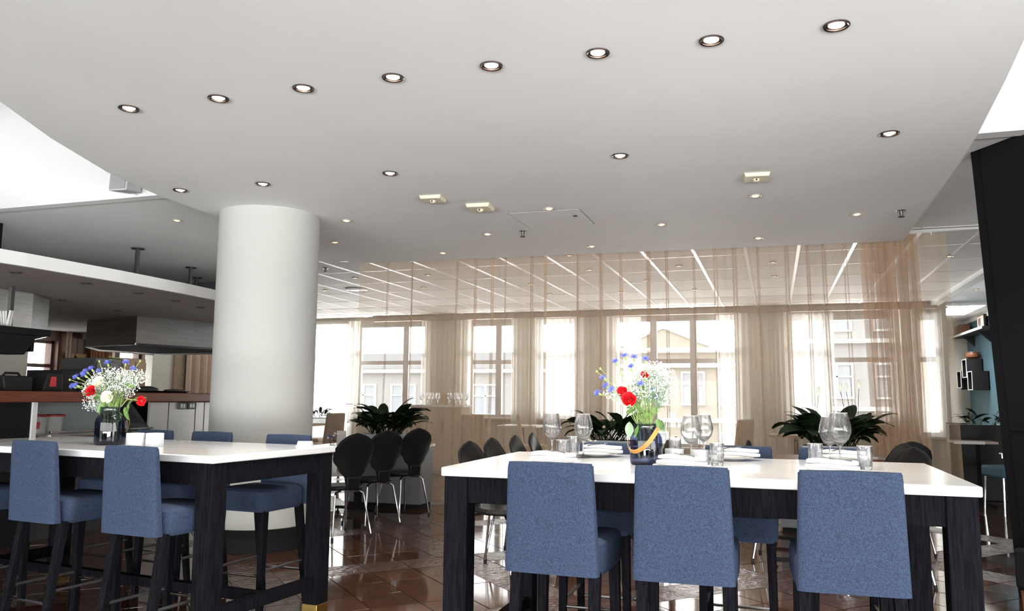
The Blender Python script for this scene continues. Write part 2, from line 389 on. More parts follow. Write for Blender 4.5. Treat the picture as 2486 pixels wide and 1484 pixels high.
# left wall (behind the kitchen) with its two bright windows
wl = MB(); op = [(10.33, 10.98, .9, 2.34), (12.05, 13.04, .9, 2.30)]; ys = -3.3
for (a, b, z0, z1) in op:
    wl.box(-12.3, -12.0, ys, a, 0, ZU+.1); wl.box(-12.3, -12.0, a, b, 0, z0); wl.box(-12.3, -12.0, a, b, z1, ZU+.1); ys = b
wl.box(-12.3, -12.0, ys, 18, 0, ZU+.1)
struct('wall_left', wl, kitchen_wood)
for k, (a, b, z0, z1) in enumerate(op):
    f = MB()
    for (c, d, e, g) in ((a, a+.05, z0, z1), (b-.05, b, z0, z1), (a, b, z0, z0+.05), (a, b, z1-.05, z1)): f.box(-12.2, -12.1, c, d, e, g)
    w = struct('window_%d' % (8+k), f, kitchen_wood)
    obj('transom', MB().box(-12.2, -12.1, a+.05, b-.05, 1.87, 1.93), kitchen_wood, w)
    if k == 1: obj('mullion', MB().box(-12.2, -12.1, 12.38, 12.5, z0+.05, z1-.05), kitchen_wood, w)
    obj('pane', MB().box(-12.153, -12.147, a+.04, b-.04, z0+.04, z1-.04), pane, w, smooth=0)
# wall cladding of the kitchen, one board at a time between the windows
for k in range(9):
    y = 11.02+k*.115
    obj('board', MB().box(-12.0, -11.975+.006*(k % 2), y, y+.108, .9, 2.5), kitchen_wood, None).parent = bpy.data.objects['wall_left']
struct('wall_kitchen', MB().box(-12.0, -11.9, 9.2, 10.30, 0, 2.62), beige_wall)
obj('pilaster', MB().box(-11.99, -11.8, 13.04, 13.62, 0, 2.6), beige_wall, bpy.data.objects['wall_kitchen'])
obj('pilaster', MB().box(-11.99, -11.75, 13.62, 13.92, 0, 2.6), drape_brown, bpy.data.objects['wall_kitchen'])

# right: diagonal black wall, teal wall, far beige wall
e = Vector((.52, -.854, 0)).normalized(); nn = Vector((e.y, -e.x, 0))
def P3(s_, d, z): p = Vector((1.51, 6.97, 0))+e*s_+nn*d; return (p.x, p.y, z)
def slabwall(prof, d0, d1):
    n = len(prof); vs = [P3(s_, d0, z) for s_, z in prof]+[P3(s_, d1, z) for s_, z in prof]
    return MB().add(vs, [tuple(range(n)), tuple(range(2*n-1, n-1, -1))]+[(i, n+i, n+(i+1) % n, (i+1) % n) for i in range(n)])
bw = struct('wall_right', slabwall([(.20, 0), (3.3, 0), (3.3, ZU+.05), (0, ZU+.05)], -.02, -.2), black_wall)
obj('panel', slabwall([(.225, 1.19), (3.25, 1.19), (3.25, ZU-.02), (.10, ZU-.02)], -.005, -.03), black_wall, bw, bevel=.004)
obj('panel', slabwall([(.285, .04), (3.25, .04), (3.25, 1.165), (.225, 1.165)], -.005, -.03), black_wall, bw, bevel=.004)
obj('handle', MB().tube([P3(.13, .0, 1.02), P3(.17, .02, 1.02), P3(.17, .02, .99)], .008), chrome, bw, label='small chrome pull handle')
struct('wall_teal', MB().box(4.5, 4.7, 9.0, 22.1, 0, ZU+.1), teal_wall)
struct('wall_far', MB().box(3.2, 4.6, 22.0, 22.2, 0, ZU+.1), beige_wall)
struct('wall_return', MB().box(3.18, 3.3, YFAR+.1, 22.1, 0, ZU+.1), beige_wall)
struct('wall_front', MB().box(-12.2, 5.4, -3.5, -3.3, 2.3, ZU+.1).box(-12.2, -10, -3.5, -3.3, 0, 2.3), white_plaster)  # unseen wall behind the camera, added to hold back sky light
struct('wall_side', MB().box(5.3, 5.5, -3.3, 9.2, 0, ZU+.1), white_plaster)
struct('trim_5', MB().box(4.47, 4.5, 9.0, 22.0, 3.27, ZU), white_plaster)

# ------------------------------------------------------------------ downlights and ceiling fittings
def make_downlight(rim, glow, r=.056):
    t = thing('ceiling_downlight', '', 'light')
    obj('rim', MB().lathe([(r, .0), (r, -.006), (r*.93, -.009), (r*.80, -.006), (r*.74, .012), (r*.70, .02)], 28), rim, t)
    obj('lamp', MB().lathe([(r*.70, .004), (r*.55, -.003), (r*.3, -.006), (1e-5, -.0065)], 20), glow, t)
    return t
bright = Proto(make_downlight(lamp_rim, lamp_glow, .062)); warm = Proto(make_downlight(lamp_rim_pale, lamp_warm, .056))
rowA = [(-3.78, 3.85), (-3.13, 3.87), (-2.55, 3.88), (-1.98, 3.89), (-1.4, 3.9), (-.82, 3.91), (-.25, 3.93), (.33, 3.94)]
rowB = [(-4.87, 5.59), (-4.05, 5.62), (-2.87, 5.63), (-1.03, 5.69), (.78, 5.71)]
rowC = [(-4.08, 7.07), (-1.97, 7.14), (-.11, 7.18)]
rowD = [(-4.79, 8.06), (-2.93, 8.1), (-1.05, 8.13), (.8, 8.18)]
rowE = [(-3.85, 9.03), (-1.99, 9.1), (-.12, 9.12)]
for row, nm, gp in ((rowA, 'front row of eight', 'front row downlights'), (rowB, 'second row of five', 'second row downlights'), (rowC, 'third row of three', 'third row downlights'), (rowD, 'fourth row of four', 'fourth row downlights'), (rowE, 'last row of three before the curtain', 'last row downlights')):
    for k, (x, y) in enumerate(row):
        pr = bright if row in (rowA, rowB) else warm
        pr.put((x, y, ZC-.001), 0, 'lit ceiling downlight, %s from left in the %s' % (NTH[k], nm), gp)
        if math.hypot(x+4.72, y-6.7) < 1.7: continue
        ld = bpy.data.lights.new('halogen_spot', 'SPOT'); ld.energy = 64 if row in (rowA, rowB) else 28; ld.color = (1, .93, .82); ld.spot_size = R(115); ld.spot_blend = .6; ld.shadow_soft_size = .05
        lo = bpy.data.objects.new('halogen_spot', ld); C.objects.link(lo); lo.location = (x, y, ZC-.03)
warm.put((-6.34, 7.25, ZU-.001), 0, 'lit recessed downlight alone in the high ceiling left of the column', 'high ceiling downlights')
farL = [(-6.55, 11.7), (-7.85, 12.94), (-5.25, 11.73), (-5.92, 13.05), (-2.63, 10.59), (-2.63, 11.88), (-3.94, 13.14), (-3.98, 14.49), (-3.31, 15.86), (-2.63, 14.53), (-1.29, 11.88), (-1.96, 13.21), (-1.31, 14.53), (-1.99, 15.91), (.03, 11.91), (.05, 13.28), (.7, 15.94), (2.3, 12.0)]
for k, (x, y) in enumerate(farL):
    if k < 2: lab = 'warm downlight in the tiled ceiling left of the sheer curtain, %s one' % ('nearer' if k == 0 else 'farther'); g = 'tiled ceiling downlights beside the curtain'
    elif k == 17: lab = 'warm downlight in the tiled ceiling right of the sheer curtain'; g = 'tiled ceiling downlights beside the curtain'
    else: order = sorted(range(2, 17), key=lambda q: project((farL[q][0], farL[q][1], ZU))[0]); lab = 'small warm downlight behind the sheer curtain, %s of fifteen from the left' % (NTH+['fifteenth'])[order.index(k)]; g = 'downlights behind the sheer curtain'
    warm.put((x, y, ZU-.003), 0, lab, g)
for k, (x, y) in enumerate([(3.4, 15.71), (3.63, 18.34), (4.1, 19.3), (4.05, 21.0)]):
    warm.put((x, y, ZU-.001), 0, 'downlight in the plain ceiling by the teal wall, %s nearest' % NTH[k], 'downlights by the teal wall')

def make_detector():
    t = thing('smoke_detector', '', 'detector')
    obj('housing', MB().frus((-.09, .09, -.09, .09), (-.1, .1, -.1, .1), -.03, 0), cream_plastic, t, bevel=.006)
    obj('sensor', MB().lathe([(.008, -.052), (.02, -.048), (.03, -.03), (.03, -.028)], 14), cream_plastic, t)
    obj('eye', MB().box(-.006, .006, -.032, -.026, -.045, -.033), dark_plastic, t)
    return t
det = Proto(make_detector())
det.put((-2.86, 6.46, ZC), .1, 'square cream detector on the ceiling, leftmost of the two near the hatch', 'ceiling detectors')
det.put((-2.56, 6.87, ZC), .1, 'square yellowed detector on the ceiling just left of the hatch', 'ceiling detectors', 1.15)
det.put((-.09, 6.53, ZC), .1, 'square cream detector alone on the right half of the ceiling', 'ceiling detectors')
hatch = thing('ceiling_hatch', 'flush white access hatch in the ceiling with a dark joint and lock', 'hatch', (-2.05, 7.57, ZC))
obj('panel', MB().box(-.345, .345, -.345, .345, -.004, 0), white_plaster, hatch)
jj = MB()
for (a, b, c, d) in ((-.352, .352, -.352, -.345), (.345, .352, -.345, .345), (-.352, -.345, -.345, .345), (-.345, .345, .345, .352)): jj.box(a, b, c, d, -.0025, .0005)
obj('joint', jj, unlit, hatch); obj('lock', MB().lathe([(.02, -.008), (.02, 0)], 14, Matrix.Translation((.25, -.08, -.003))), dark_plastic, hatch)
def make_sprinkler():
    t = thing('sprinkler', '', 'sprinkler')
    obj('collar', MB().lathe([(.04, -.006), (.045, 0)], 18), chrome, t)
    obj('head', MB().lathe([(.012, -.055), (.016, -.03), (.02, -.006)], 12), dark_steel, t)
    obj('deflector', MB().lathe([(.026, -.062), (.03, -.058), (.028, -.055)], 12), dark_steel, t)
    return t
spr = Proto(make_sprinkler())
spr.put((-2.52, 8.08, ZC), 0, 'dark sprinkler head on the ceiling behind the hatch', 'sprinklers')
spr.put((1.18, 8.15, ZC), 0, 'dark sprinkler head at the right edge of the low ceiling', 'sprinklers')
spr.put((-6.51, 10.7, ZU), 0, 'sprinkler head in the tiled ceiling right of the column', 'sprinklers')
vent = thing('ceiling_vent', 'round white vent in the tiled ceiling right of the column', 'vent', (-7.21, 12.93, ZU-.004))
obj('ring', MB().lathe([(.19, 0), (.2, -.02), (.165, -.03), (.15, -.012)], 32), bar_white, vent)
obj('disc', MB().lathe([(1e-5, -.02), (.12, -.024), (.13, -.012), (.12, -.002)], 32), bar_white, vent)

# ------------------------------------------------------------------ bar tables with marble tops
def make_table(w, d, rz, loc, lab, nm_chip):
    t = thing('bar_table', lab, 'table', loc, rz)
    rr = random.Random(3)
    obj('tabletop', MB().box(-w/2, w/2, -d/2, d/2, ZT-.042, ZT), marble, t, bevel=.006, label='white marble top')
    L = .115; i = .014
    for sx in (-1, 1):
        for sy in (-1, 1):
            cx, cyy = sx*(w/2-i-L/2), sy*(d/2-i-L/2)
            lg = obj('leg', MB().box(cx-L/2, cx+L/2, cyy-L/2, cyy+L/2, .055, ZT-.043), black_wood, t, bevel=.003)
            obj('foot_cap', MB().box(cx-L/2-.002, cx+L/2+.002, cyy-L/2-.002, cyy+L/2+.002, 0, .06), brass, lg, bevel=.002, label='brass foot cap')
    for sy in (-1, 1):
        y = sy*(d/2-.04); obj('apron', MB().box(-w/2+i+L, w/2-i-L, y-.014, y+.014, ZT-.165, ZT-.043), black_wood, t, bevel=.002)
    for sx in (-1, 1):
        x = sx*(w/2-.04); obj('apron', MB().box(x-.014, x+.014, -d/2+i+L, d/2-i-L, ZT-.165, ZT-.043), black_wood, t, bevel=.002)
        x = sx*(w/2-i-L/2); obj('stretcher', MB().box(x-.03, x+.03, -d/2+i+L, d/2-i-L, .16, .23), black_wood, t, bevel=.002)
    obj('stretcher', MB().box(-w/2+i+L/2+.03, w/2-i-L/2-.03, -.03, .03, .165, .225), black_wood, t, bevel=.002)
    return t
make_table(2.292, 1.25, R(.2), (-.383, 4.234, 0), 'black wooden bar table with white marble top, laid with wine glasses and plates', 0)
make_table(2.605, 1.108, R(-5.96), (-4.175, 4.43, 0), 'black wooden bar table with white marble top in front of the column', 0)

# ------------------------------------------------------------------ upholstered bar stools (origin under the seat centre, back towards -y)
def make_stool():
    t = thing('bar_stool', '', 'stool')
    hb, ht, z0, z1 = .208, .190, .655, 1.125
    def back(u, v):
        # closed outline swept up: rounded slab leaning slightly back
        z = z0+(z1-z0)*v; hw = hb+(ht-hb)*v; th = .072+(.05-.072)*v; yc = -.245-.035*v
        edge = 1-max(0, (v-.93)/.07)**2*.35; hw *= (1-max(0, (v-.95)/.05)**2*.02); th *= edge
        a = 2*PI*u; c, s_ = math.cos(a), math.sin(a); p = .22
        x = hw*math.copysign(abs(c)**p, c); y = yc+th/2*math.copysign(abs(s_)**(.5), s_)
        y += -.006*math.sin(PI*v)*(1-(x/hw)**2)
        return (x, y, z)
    m = MB(); nu, nv = 48, 18
    m.grid(back, nu, nv)
    w = nu+1
    def cap(vv, up_):
        b = len(m.v); ring = [back(k/nu, vv) for k in range(nu)]; cx = sum(q[1] for q in ring)/nu
        m.v += ring+[(0, cx, ring[0][2]+(.004 if up_ else -.002))]
        for k in range(nu):
            f = (b+k, b+(k+1) % nu, b+nu); m.f.append(f if up_ else f[::-1])
    cap(1, True); cap(0, False)
    bk = obj('backrest', m, denim, t, smooth=50)
    seam = MB().tube([(.207-.018*v, -.236-.035*v, z0+(z1-z0)*v*.96+.01) for v in [k/8 for k in range(9)]], .003, 5)
    seam.tube([(-.207+.018*v, -.236-.035*v, z0+(z1-z0)*v*.96+.01) for v in [k/8 for k in range(9)]], .003, 5)
    obj('seam', seam, denim, bk)
    def seat(u, v):
        a = 2*PI*u; c, s_ = math.cos(a), math.sin(a); p = .26
        prof = [(.955, .0), (1, .02), (1, .10), (.975, .128), (.85, .143), (.5, .15), (.02, .152)]
        k = v*(len(prof)-1); i = min(int(k), len(prof)-2); f = k-i
        r = prof[i][0]*(1-f)+prof[i+1][0]*f; zz = prof[i][1]*(1-f)+prof[i+1][1]*f
        return (.215*r*math.copysign(abs(c)**p, c), .015+.225*r*math.copysign(abs(s_)**p, s_), .648+zz)
    sm = MB().grid(seat, 40, 18); sm.add([seat(k/40, 0) for k in range(40)], [tuple(range(39, -1, -1))])
    obj('seat', sm, denim, t, smooth=50)
    for sx in (-1, 1):
        for sy in (-1, 1):
            x, y = sx*.175, (.185 if sy > 0 else -.185); xb, yb = sx*.185, (.20 if sy > 0 else -.285); a, b = .024, .018
            obj('leg', MB().frus((xb-b, xb+b, yb-b, yb+b), (x-a, x+a, y-a, y+a), 0, .66), black_wood, t, bevel=.002)
    def leg_at(sx, sy, z):
        f = z/.66; return (sx*(.185-.01*f), (.20-.015*f) if sy > 0 else (-.285+.1*f), z)
    for a, b, z, mt in (((-1, 1), (1, 1), .24, chrome), ((-1, -1), (1, -1), .20, chrome), ((-1, -1), (-1, 1), .27, dark_steel), ((1, -1), (1, 1), .27, dark_steel)):
        obj('footrest', MB().tube([leg_at(*a, z), leg_at(*b, z)], .009, 10), mt, t, label='metal footrest bar')
    return t
st = Proto(make_stool())
G = 'blue upholstered bar stools'
st.put((-.922, 3.68, 0), R(-2), 'blue fabric bar stool on the near side of the laid table, leftmost of three', G)
st.put((-.38, 3.70, 0), R(1), 'blue fabric bar stool on the near side of the laid table, middle of three', G)
st.put((.262, 3.735, 0), R(2), 'blue fabric bar stool on the near side of the laid table, rightmost of three', G)
st.put((-.985, 4.74, 0), PI, 'blue fabric bar stool across the laid table behind the flower vase', G)
st.put((-.215, 4.78, 0), PI, 'blue fabric bar stool across the laid table behind the middle wine glasses', G)
st.put((.335, 4.80, 0), PI+R(4), 'blue fabric bar stool across the laid table in front of the right plant', G)
st.put((-3.29, 3.83, 0), R(-6), 'blue fabric bar stool near the front right corner of the left table', G)
st.put((-4.15, 3.99, 0), R(-7), 'blue fabric bar stool at the left edge of the picture', G)
st.put((-5.04, 4.1, 0), R(-7), 'blue fabric bar stool cut off by the left picture edge, only its seat showing', G)
st.put((-4.72, 4.98, 0), PI-R(6), 'blue fabric bar stool across the left table behind the flower vase', G)
st.put((-4.13, 4.93, 0), PI-R(5), 'blue fabric bar stool across the left table, just left of the column', G)
st.put((-3.36, 4.80, 0), PI-R(4), 'blue fabric bar stool across the left table in front of the column', G)

# ------------------------------------------------------------------ black shell chairs on chrome legs (faces +y)
def make_chair():
    t = thing('shell_chair', '', 'chair')
    # seat pad and hourglass back, each a cushioned sheet with thickness
    def outline_back(v):   # half width against height 0..1
        pts = [(0, .07), (.12, .085), (.28, .15), (.5, .218), (.7, .225), (.85, .185), (.95, .11), (1, .012)]
        for a, b in zip(pts, pts[1:]):
            if v <= b[0]:
                f = (v-a[0])/(b[0]-a[0]); f = f*f*(3-2*f) if a[0] < .5 else f; return a[1]+(b[1]-a[1])*f
        return .012
    def pt(v, x, hw):
        z = .53+.50*v; y = -.215-.09*v+.02*v*v; curve = .055*(x/.22)**2*math.sin(PI*min(1, v+.15))
        return y+curve, z
    def sheet(sgn, inset=0., off=.014):
        def fn(u, v):
            hw = max(.004, outline_back(v)-inset); x = hw*math.sin((u-.5)*PI); y, z = pt(v, x, hw)
            bulge = off*math.cos((u-.5)*PI)**.5 if abs(u-.5) < .4999 else 0
            return (x, y+sgn*bulge, z)
        return fn
    m = MB(); m.grid(sheet(1), 14, 22, flip=True); m.grid(sheet(-1), 14, 22)
    bk = obj('backrest', m, black_leather, t, smooth=60)
    rim = [(s_*outline_back(v), pt(v, s_*outline_back(v), 0)[0], pt(v, 0, 0)[1]) for s_ in (1,) for v in [k/24 for k in range(25)]]
    rim = rim+[(-x, y, z) for x, y, z in rim[::-1]]
    obj('piping', MB().tube(rim, .009, 6), black_leather, bk)
    def seat(u, v):
        pr = [(0, .465), (.7, .455), (.93, .462), (1, .475), (1, .487), (.9, .505), (.6, .502), (0, .495)]
        k = v*(len(pr)-1); i = min(int(k), len(pr)-2); f = k-i; r = pr[i][0]*(1-f)+pr[i+1][0]*f; z = pr[i][1]*(1-f)+pr[i+1][1]*f
        a = 2*PI*u; c, s_ = math.cos(a), math.sin(a)
        taper = 1-.22*max(0, -s_)
        return (.225*r*taper*math.copysign(abs(c)**.7, c), .01+.235*r*math.copysign(abs(s_)**.8, s_), z+.012*max(0, -s_)*r)
    obj('seat', MB().grid(seat, 32, 14, flip=False), black_leather, t, smooth=60)
    obj('neck', MB().frus((-.075, .075, -.235, -.20), (-.08, .08, -.25, -.21), .475, .60), black_leather, t, bevel=.012)
    for sx in (-1, 1):
        for sy in (-1, 1):
            lg = obj('leg', MB().tube([(sx*.05, sy*.08, .452), (sx*.14, sy*.14, .447), (sx*.165, sy*.165, .425), (sx*.225, sy*.235, .015)], .0105, 8), chrome, t)
            obj('glide', MB().tube([(sx*.2236, sy*.2333, .026), (sx*.2258, sy*.236, 0)], .014, 8), dark_plastic, lg)
    return t
ch = Proto(make_chair()); G = 'black shell chairs with chrome legs'
# left café table: three on the near side, two beyond
ch.put((-4.25, 7.42, 0), R(62), 'black shell chair seen from behind right of the left marble table, nearest of three', G)
ch.put((-4.30, 8.20, 0), R(60), 'black shell chair seen from behind right of the left marble table, middle of three', G)
ch.put((-4.30, 8.98, 0), R(64), 'black shell chair seen from behind beside the left planter, farthest of three', G)
ch.put((-5.55, 7.95, 0), R(-80), 'black shell chair beyond the left café table, half hidden by the column', G)
ch.put((-5.62, 8.95, 0), R(-82), 'black shell chair beyond the left café table behind the small flowers', G)
# middle row
for k, (x, y) in enumerate([(-2.20, 6.42), (-2.22, 7.08), (-2.18, 7.68), (-2.20, 8.36)]):
    ch.put((x, y, 0), R(-98+4*k), 'black shell chair of the row left of the middle café tables, %s from the front' % NTH[k], G)
ch.put((-1.22, 7.45, 0), R(90), 'black shell chair right of the middle café tables, nearer one by the flower vase', G)
ch.put((-1.22, 8.15, 0), R(84), 'black shell chair right of the middle café tables, farther one', G)
# right group
ch.put((.04, 7.72, 0), R(-97), 'black shell chair seen side on at the left of the right café table', G)
ch.put((.80, 7.70, 0), R(112), 'black shell chair at the right café table, partly hidden behind the rightmost blue stool', G)
ch.put((.80, 7.02, 0), R(118), 'black shell chair at the right café table, lowest top of the three on its right', G)
ch.put((1.04, 8.42, 0), R(30), 'black shell chair by the golden curtain edge, turned with its rounded back to us', G)

# ------------------------------------------------------------------ café tables
def make_cafe(w, d, z=.83):
    t = thing('cafe_table', '', 'table')
    obj('tabletop', MB().box(-w/2, w/2, -d/2, d/2, z-.03, z), brown_wood, t, bevel=.004)
    for sy in (-1, 1):
        y = sy*d*.3
        p = obj('pedestal', MB().box(-.035, .035, y-.035, y+.035, .05, z-.031), black_matt, t, bevel=.003)
        obj('base_bar', MB().box(-.30, .30, y-.03, y+.03, .045, .075), black_matt, p, bevel=.003)
        for sx in (-1, 1): obj('levelling_foot', MB().lathe([(.022, 0), (.02, .01), (.009, .02), (.009, .05)], 12, Matrix.Translation((sx*.27, y, 0))), dark_plastic, p)
    return t
ct = Proto(make_cafe(.72, 1.95)); G = 'brown café tables'
ct.put((-4.86, 8.32, 0), 0, 'brown wooden café table behind the right corner of the left marble table', G)
ct.put((-1.72, 7.5, 0), 0, 'brown wooden café table behind the laid marble table, with salt and pepper', G)
ct.put((.24, 7.95, 0), 0, 'brown wooden café table between the right group of black shell chairs', G)

# low partitions with planters at the curtain
def make_partition(w, d, z):
    t = thing('low_partition', '', 'partition')
    obj('panel', MB().box(-w/2, w/2, -d/2, d/2, .06, z-.035), grey_panel, t, bevel=.003)
    obj('ledge', MB().box(-w/2-.02, w/2+.02, -d/2-.02, d/2+.02, z-.035, z), brown_wood, t, bevel=.003, label='brown wooden ledge')
    obj('plinth', MB().box(-w/2+.02, w/2-.02, -d/2+.02, d/2-.02, 0, .06), black_matt, t)
    return t
pt_ = Proto(make_partition(1.05, .42, .80)); G = 'low grey partitions'
pt_.put((-4.80, 9.62, 0), R(2), 'low grey partition with brown ledge under the left plant', G)
pt_.put((-1.90, 9.40, 0), 0, 'low grey partition under the middle plant', G)
pt_.put((.55, 9.40, 0), 0, 'low grey partition under the right plant', G)
def make_planter(w, d, h_):
    t = thing('planter', '', 'planter')
    m = MB(); m.frus((-w/2+.02, w/2-.02, -d/2+.02, d/2-.02), (-w/2, w/2, -d/2, d/2), 0, h_)
    obj('box', m, planter_grey, t, bevel=.004)
    obj('soil', MB().grid(lambda u, v: (-w/2+.012+(w-.024)*u, -d/2+.012+(d-.024)*v, h_+.002+.006*math.sin(9*u+5*v)), 8, 4), soil, t)
    return t
pl = Proto(make_planter(.62, .24, .12)); G = 'grey plant boxes'
pl.put((-4.86, 9.62, .80), R(2), 'pale grey plant box holding the left plant', G)
pl.put((-1.86, 9.40, .80), 0, 'pale grey plant box holding the middle plant', G)
pl.put((.58, 9.40, .80), 0, 'pale grey plant box holding the right plant', G)

# peace lilies: arching stalked leaves
def leaf_mesh(seed):
    rr = random.Random(seed); L = rr.uniform(.40, .54); Wd = rr.uniform(.050, .068); droop = rr.uniform(1.0, 1.9); wav = rr.uniform(0, 6)
    m = MB(); n = 11; sp = []
    x, z, a = 0, 0, R(78)
    for k in range(n+1):
        sp.append((x, z, a)); a -= droop/n*(.35+1.5*k/n); x += L/n*math.cos(a); z += L/n*math.sin(a)
    vs = []; fs = []
    for k, (x, z, a) in enumerate(sp):
        t = k/n
        wd = .005 if t < .36 else Wd*max(.02, math.sin(PI*min(1, (t-.34)/.66))**.75)
        tw = .12*math.sin(wav+3*t)
        for q in (-1, -.5, 0, .5, 1):
            rise = .16*abs(q)*wd+.008*math.sin(7*t+wav+q)
            vs.append((x-math.sin(a)*rise, q*wd+tw*0, z+math.cos(a)*rise))
    for k in range(n):
        for q in range(4): fs.append((k*5+q, k*5+q+1, (k+1)*5+q+1, (k+1)*5+q))
    return mesh_of('leaf', m.add(vs, fs), leaf_mat, 80)
LEAVES = [leaf_mesh(k) for k in range(6)]
def plant(name, label, loc, w, d, n, sc, group, seed, cat='plant', spathes=0, spread=1.0):
    rr = random.Random(seed); t = thing(name, label, cat, loc, 0, group)
    for k in range(n):
        a = rr.uniform(0, 2*PI); o = bpy.data.objects.new('leaf', rr.choice(LEAVES)); C.objects.link(o); o.parent = t
        x, y = rr.uniform(-w, w)*.8, rr.uniform(-d, d)*.6
        if rr.random() < .6: a = math.atan2(rr.uniform(-.7, .7), 1 if x > 0 else -1)
        o.location = (x, y, 0); s_ = sc*rr.uniform(.72, 1.12)
        o.rotation_euler = (rr.uniform(-.35, .35), rr.uniform(-.15, .5)*spread, a); o.scale = (s_, s_*rr.uniform(.85, 1.2), s_*rr.uniform(.85, 1.05))
    for k in range(spathes):
        x = rr.uniform(-w, w); dx = rr.uniform(-.08, .08); hz = rr.uniform(.52, .62)
        f = obj('flower_stalk', MB().tube([(x, 0, 0), (x+dx*.5, 0, hz*.6), (x+dx, 0, hz)], .003, 5), leaf_mat, t)
        obj('spathe', MB().grid(lambda u, v: (x+dx+(u-.5)*.045*math.sin(PI*max(.02, v)), .012*math.cos((u-.5)*PI), hz+.1*v), 6, 8), white_petal, f, smooth=80)
    return t
G = 'peace lilies in grey boxes'
plant('peace_lily', 'dark green peace lily in the grey box behind the left black chairs', (-4.86, 9.62, .915), .28, .09, 84, 1.12, G, 3)
plant('peace_lily', 'dark green peace lily behind the wine glasses left of the flower vase', (-1.86, 9.40, .915), .25, .09, 70, 1.05, G, 11)
plant('peace_lily', 'dark green peace lily behind the rightmost wine glasses, with pale flowers', (.58, 9.40, .915), .28, .09, 92, 1.12, G, 21, spathes=4)

# ------------------------------------------------------------------ curtains
def pleat_sheet(xa, xb, y0, z0, z1, lam, amp, over, seed, nz=9, dense=None, flare=0., face='x', cut=None):
    rr = random.Random(seed); pts = []; x = xa; ph = 0
    pinch = False
    while x < xb:
        lm = lam*(1 if not dense or x < -.2 else max(.4, 1-.6*(x+.2)/1.1)); L = lm*rr.uniform(.5, 1.6); A = amp*rr.uniform(.45, 1.2); O = over*rr.uniform(.2, 1.0)
        if pinch: L = .052*rr.uniform(.7, 1.5); A = .034*rr.uniform(.6, 1.3); O = .24*rr.uniform(.7, 1.3)
        pinch = bool(dense) and not pinch and rr.random() < .8
        if dense and x > dense[0]: L = dense[1]*rr.uniform(.6, 1.4); A = dense[2]*rr.uniform(.6, 1.2); O = dense[3]*rr.uniform(.4, 1.2)
        if dense and len(dense) > 4 and x > dense[4]: L = lam*.7; A = amp; O = over*.4
        n = 14; sk = rr.uniform(-.5, .5)
        for k in range(n):
            t = 2*PI*k/n
            pts.append((x+L*k/n+O*L*math.sin(2*t), A*math.sin(t), rr.uniform(0, 6) if k == 0 else pts[-1][2], A))
        x += L
    n = len(pts); vs = []; fs = []
    for j in range(nz+1):
        v = j/nz; z = z0+(z1-z0)*v
        for (px, py, ph, A) in pts:
            open_ = 1.15-.35*v; sway = .012*math.sin(ph+3.1*v)*(1-v)*4*min(1, A*20)*.5
            X = px+sway+flare*(1-v)*((px-xa)/(xb-xa)-.5)*2; Y = y0+py*open_+.006*math.sin(ph*2+5*v)
            vs.append((X, Y, z) if face == 'x' else (y0+py*open_, X, z))
    for j in range(nz):
        for i in range(n-1): fs.append((j*n+i, j*n+i+1, (j+1)*n+i+1, (j+1)*n+i))
    return MB().add(vs, fs)
cur = thing('sheer_curtain', 'golden beige sheer curtain across the room, bunched thick at its right end', 'curtain', (0, 0, 0))
obj('cloth', pleat_sheet(-5.56, 1.80, 10.07, .03, ZU-.05, .24, .034, .03, 5, dense=(.96, .066, .085, .85, 1.58), flare=.07), near_sheer, cur, smooth=80)
obj('rail', MB().box(-5.9, 2.75, 10.03, 10.11, ZU-.03, ZU), white_plastic, cur, bevel=.003)
gl = MB()
for k in range(60): x = -5.5+k*.123; gl.box(x-.006, x+.006, 10.05, 10.09, ZU-.065, ZU-.03)
g_ = obj('gliders', gl, white_plastic, cur); g_['kind'] = 'stuff'

dl = [('left of the far windows', -8.03, -6.82), ('right of the second window', -5.76, -5.14), ('left of the widest window', -4.28, -3.36), ('right of the widest window', -.78, .36), ('left of the last narrow window', 2.22, 2.75), ('at the far left beside the column', -10.02, -9.74)]
for k, (wh, a, b) in enumerate(dl):
    t = thing('window_drape', 'cream drape on the far wall %s' % wh, 'curtain', (0, 0, 0), 0, 'drapes on the far window wall')
    obj('cloth', pleat_sheet(a, b, YFAR-.16, .05, 3.27, .10, .035, .16, 30+k, nz=5), far_sheer, t, smooth=80)
for k, (wh, a, b) in enumerate([('over the leftmost window', -11.95, -9.9), ('over the third window', -5.2, -4.2), ('at the left of the widest window', -3.36, -2.75), ('at the right of the widest window', -1.15, -.66), ('over the left half of the fifth window', .35, 1.15), ('over the last narrow window', 2.72, 3.14)]):
    t = thing('white_net_curtain', 'thin white net curtain %s' % wh, 'curtain', (0, 0, 0), 0, 'white net curtains at the far windows')
    obj('cloth', pleat_sheet(a, b, YFAR-.06, .3, 3.22, .12, .025, .10, 50+k, nz=4), white_sheer, t, smooth=80)

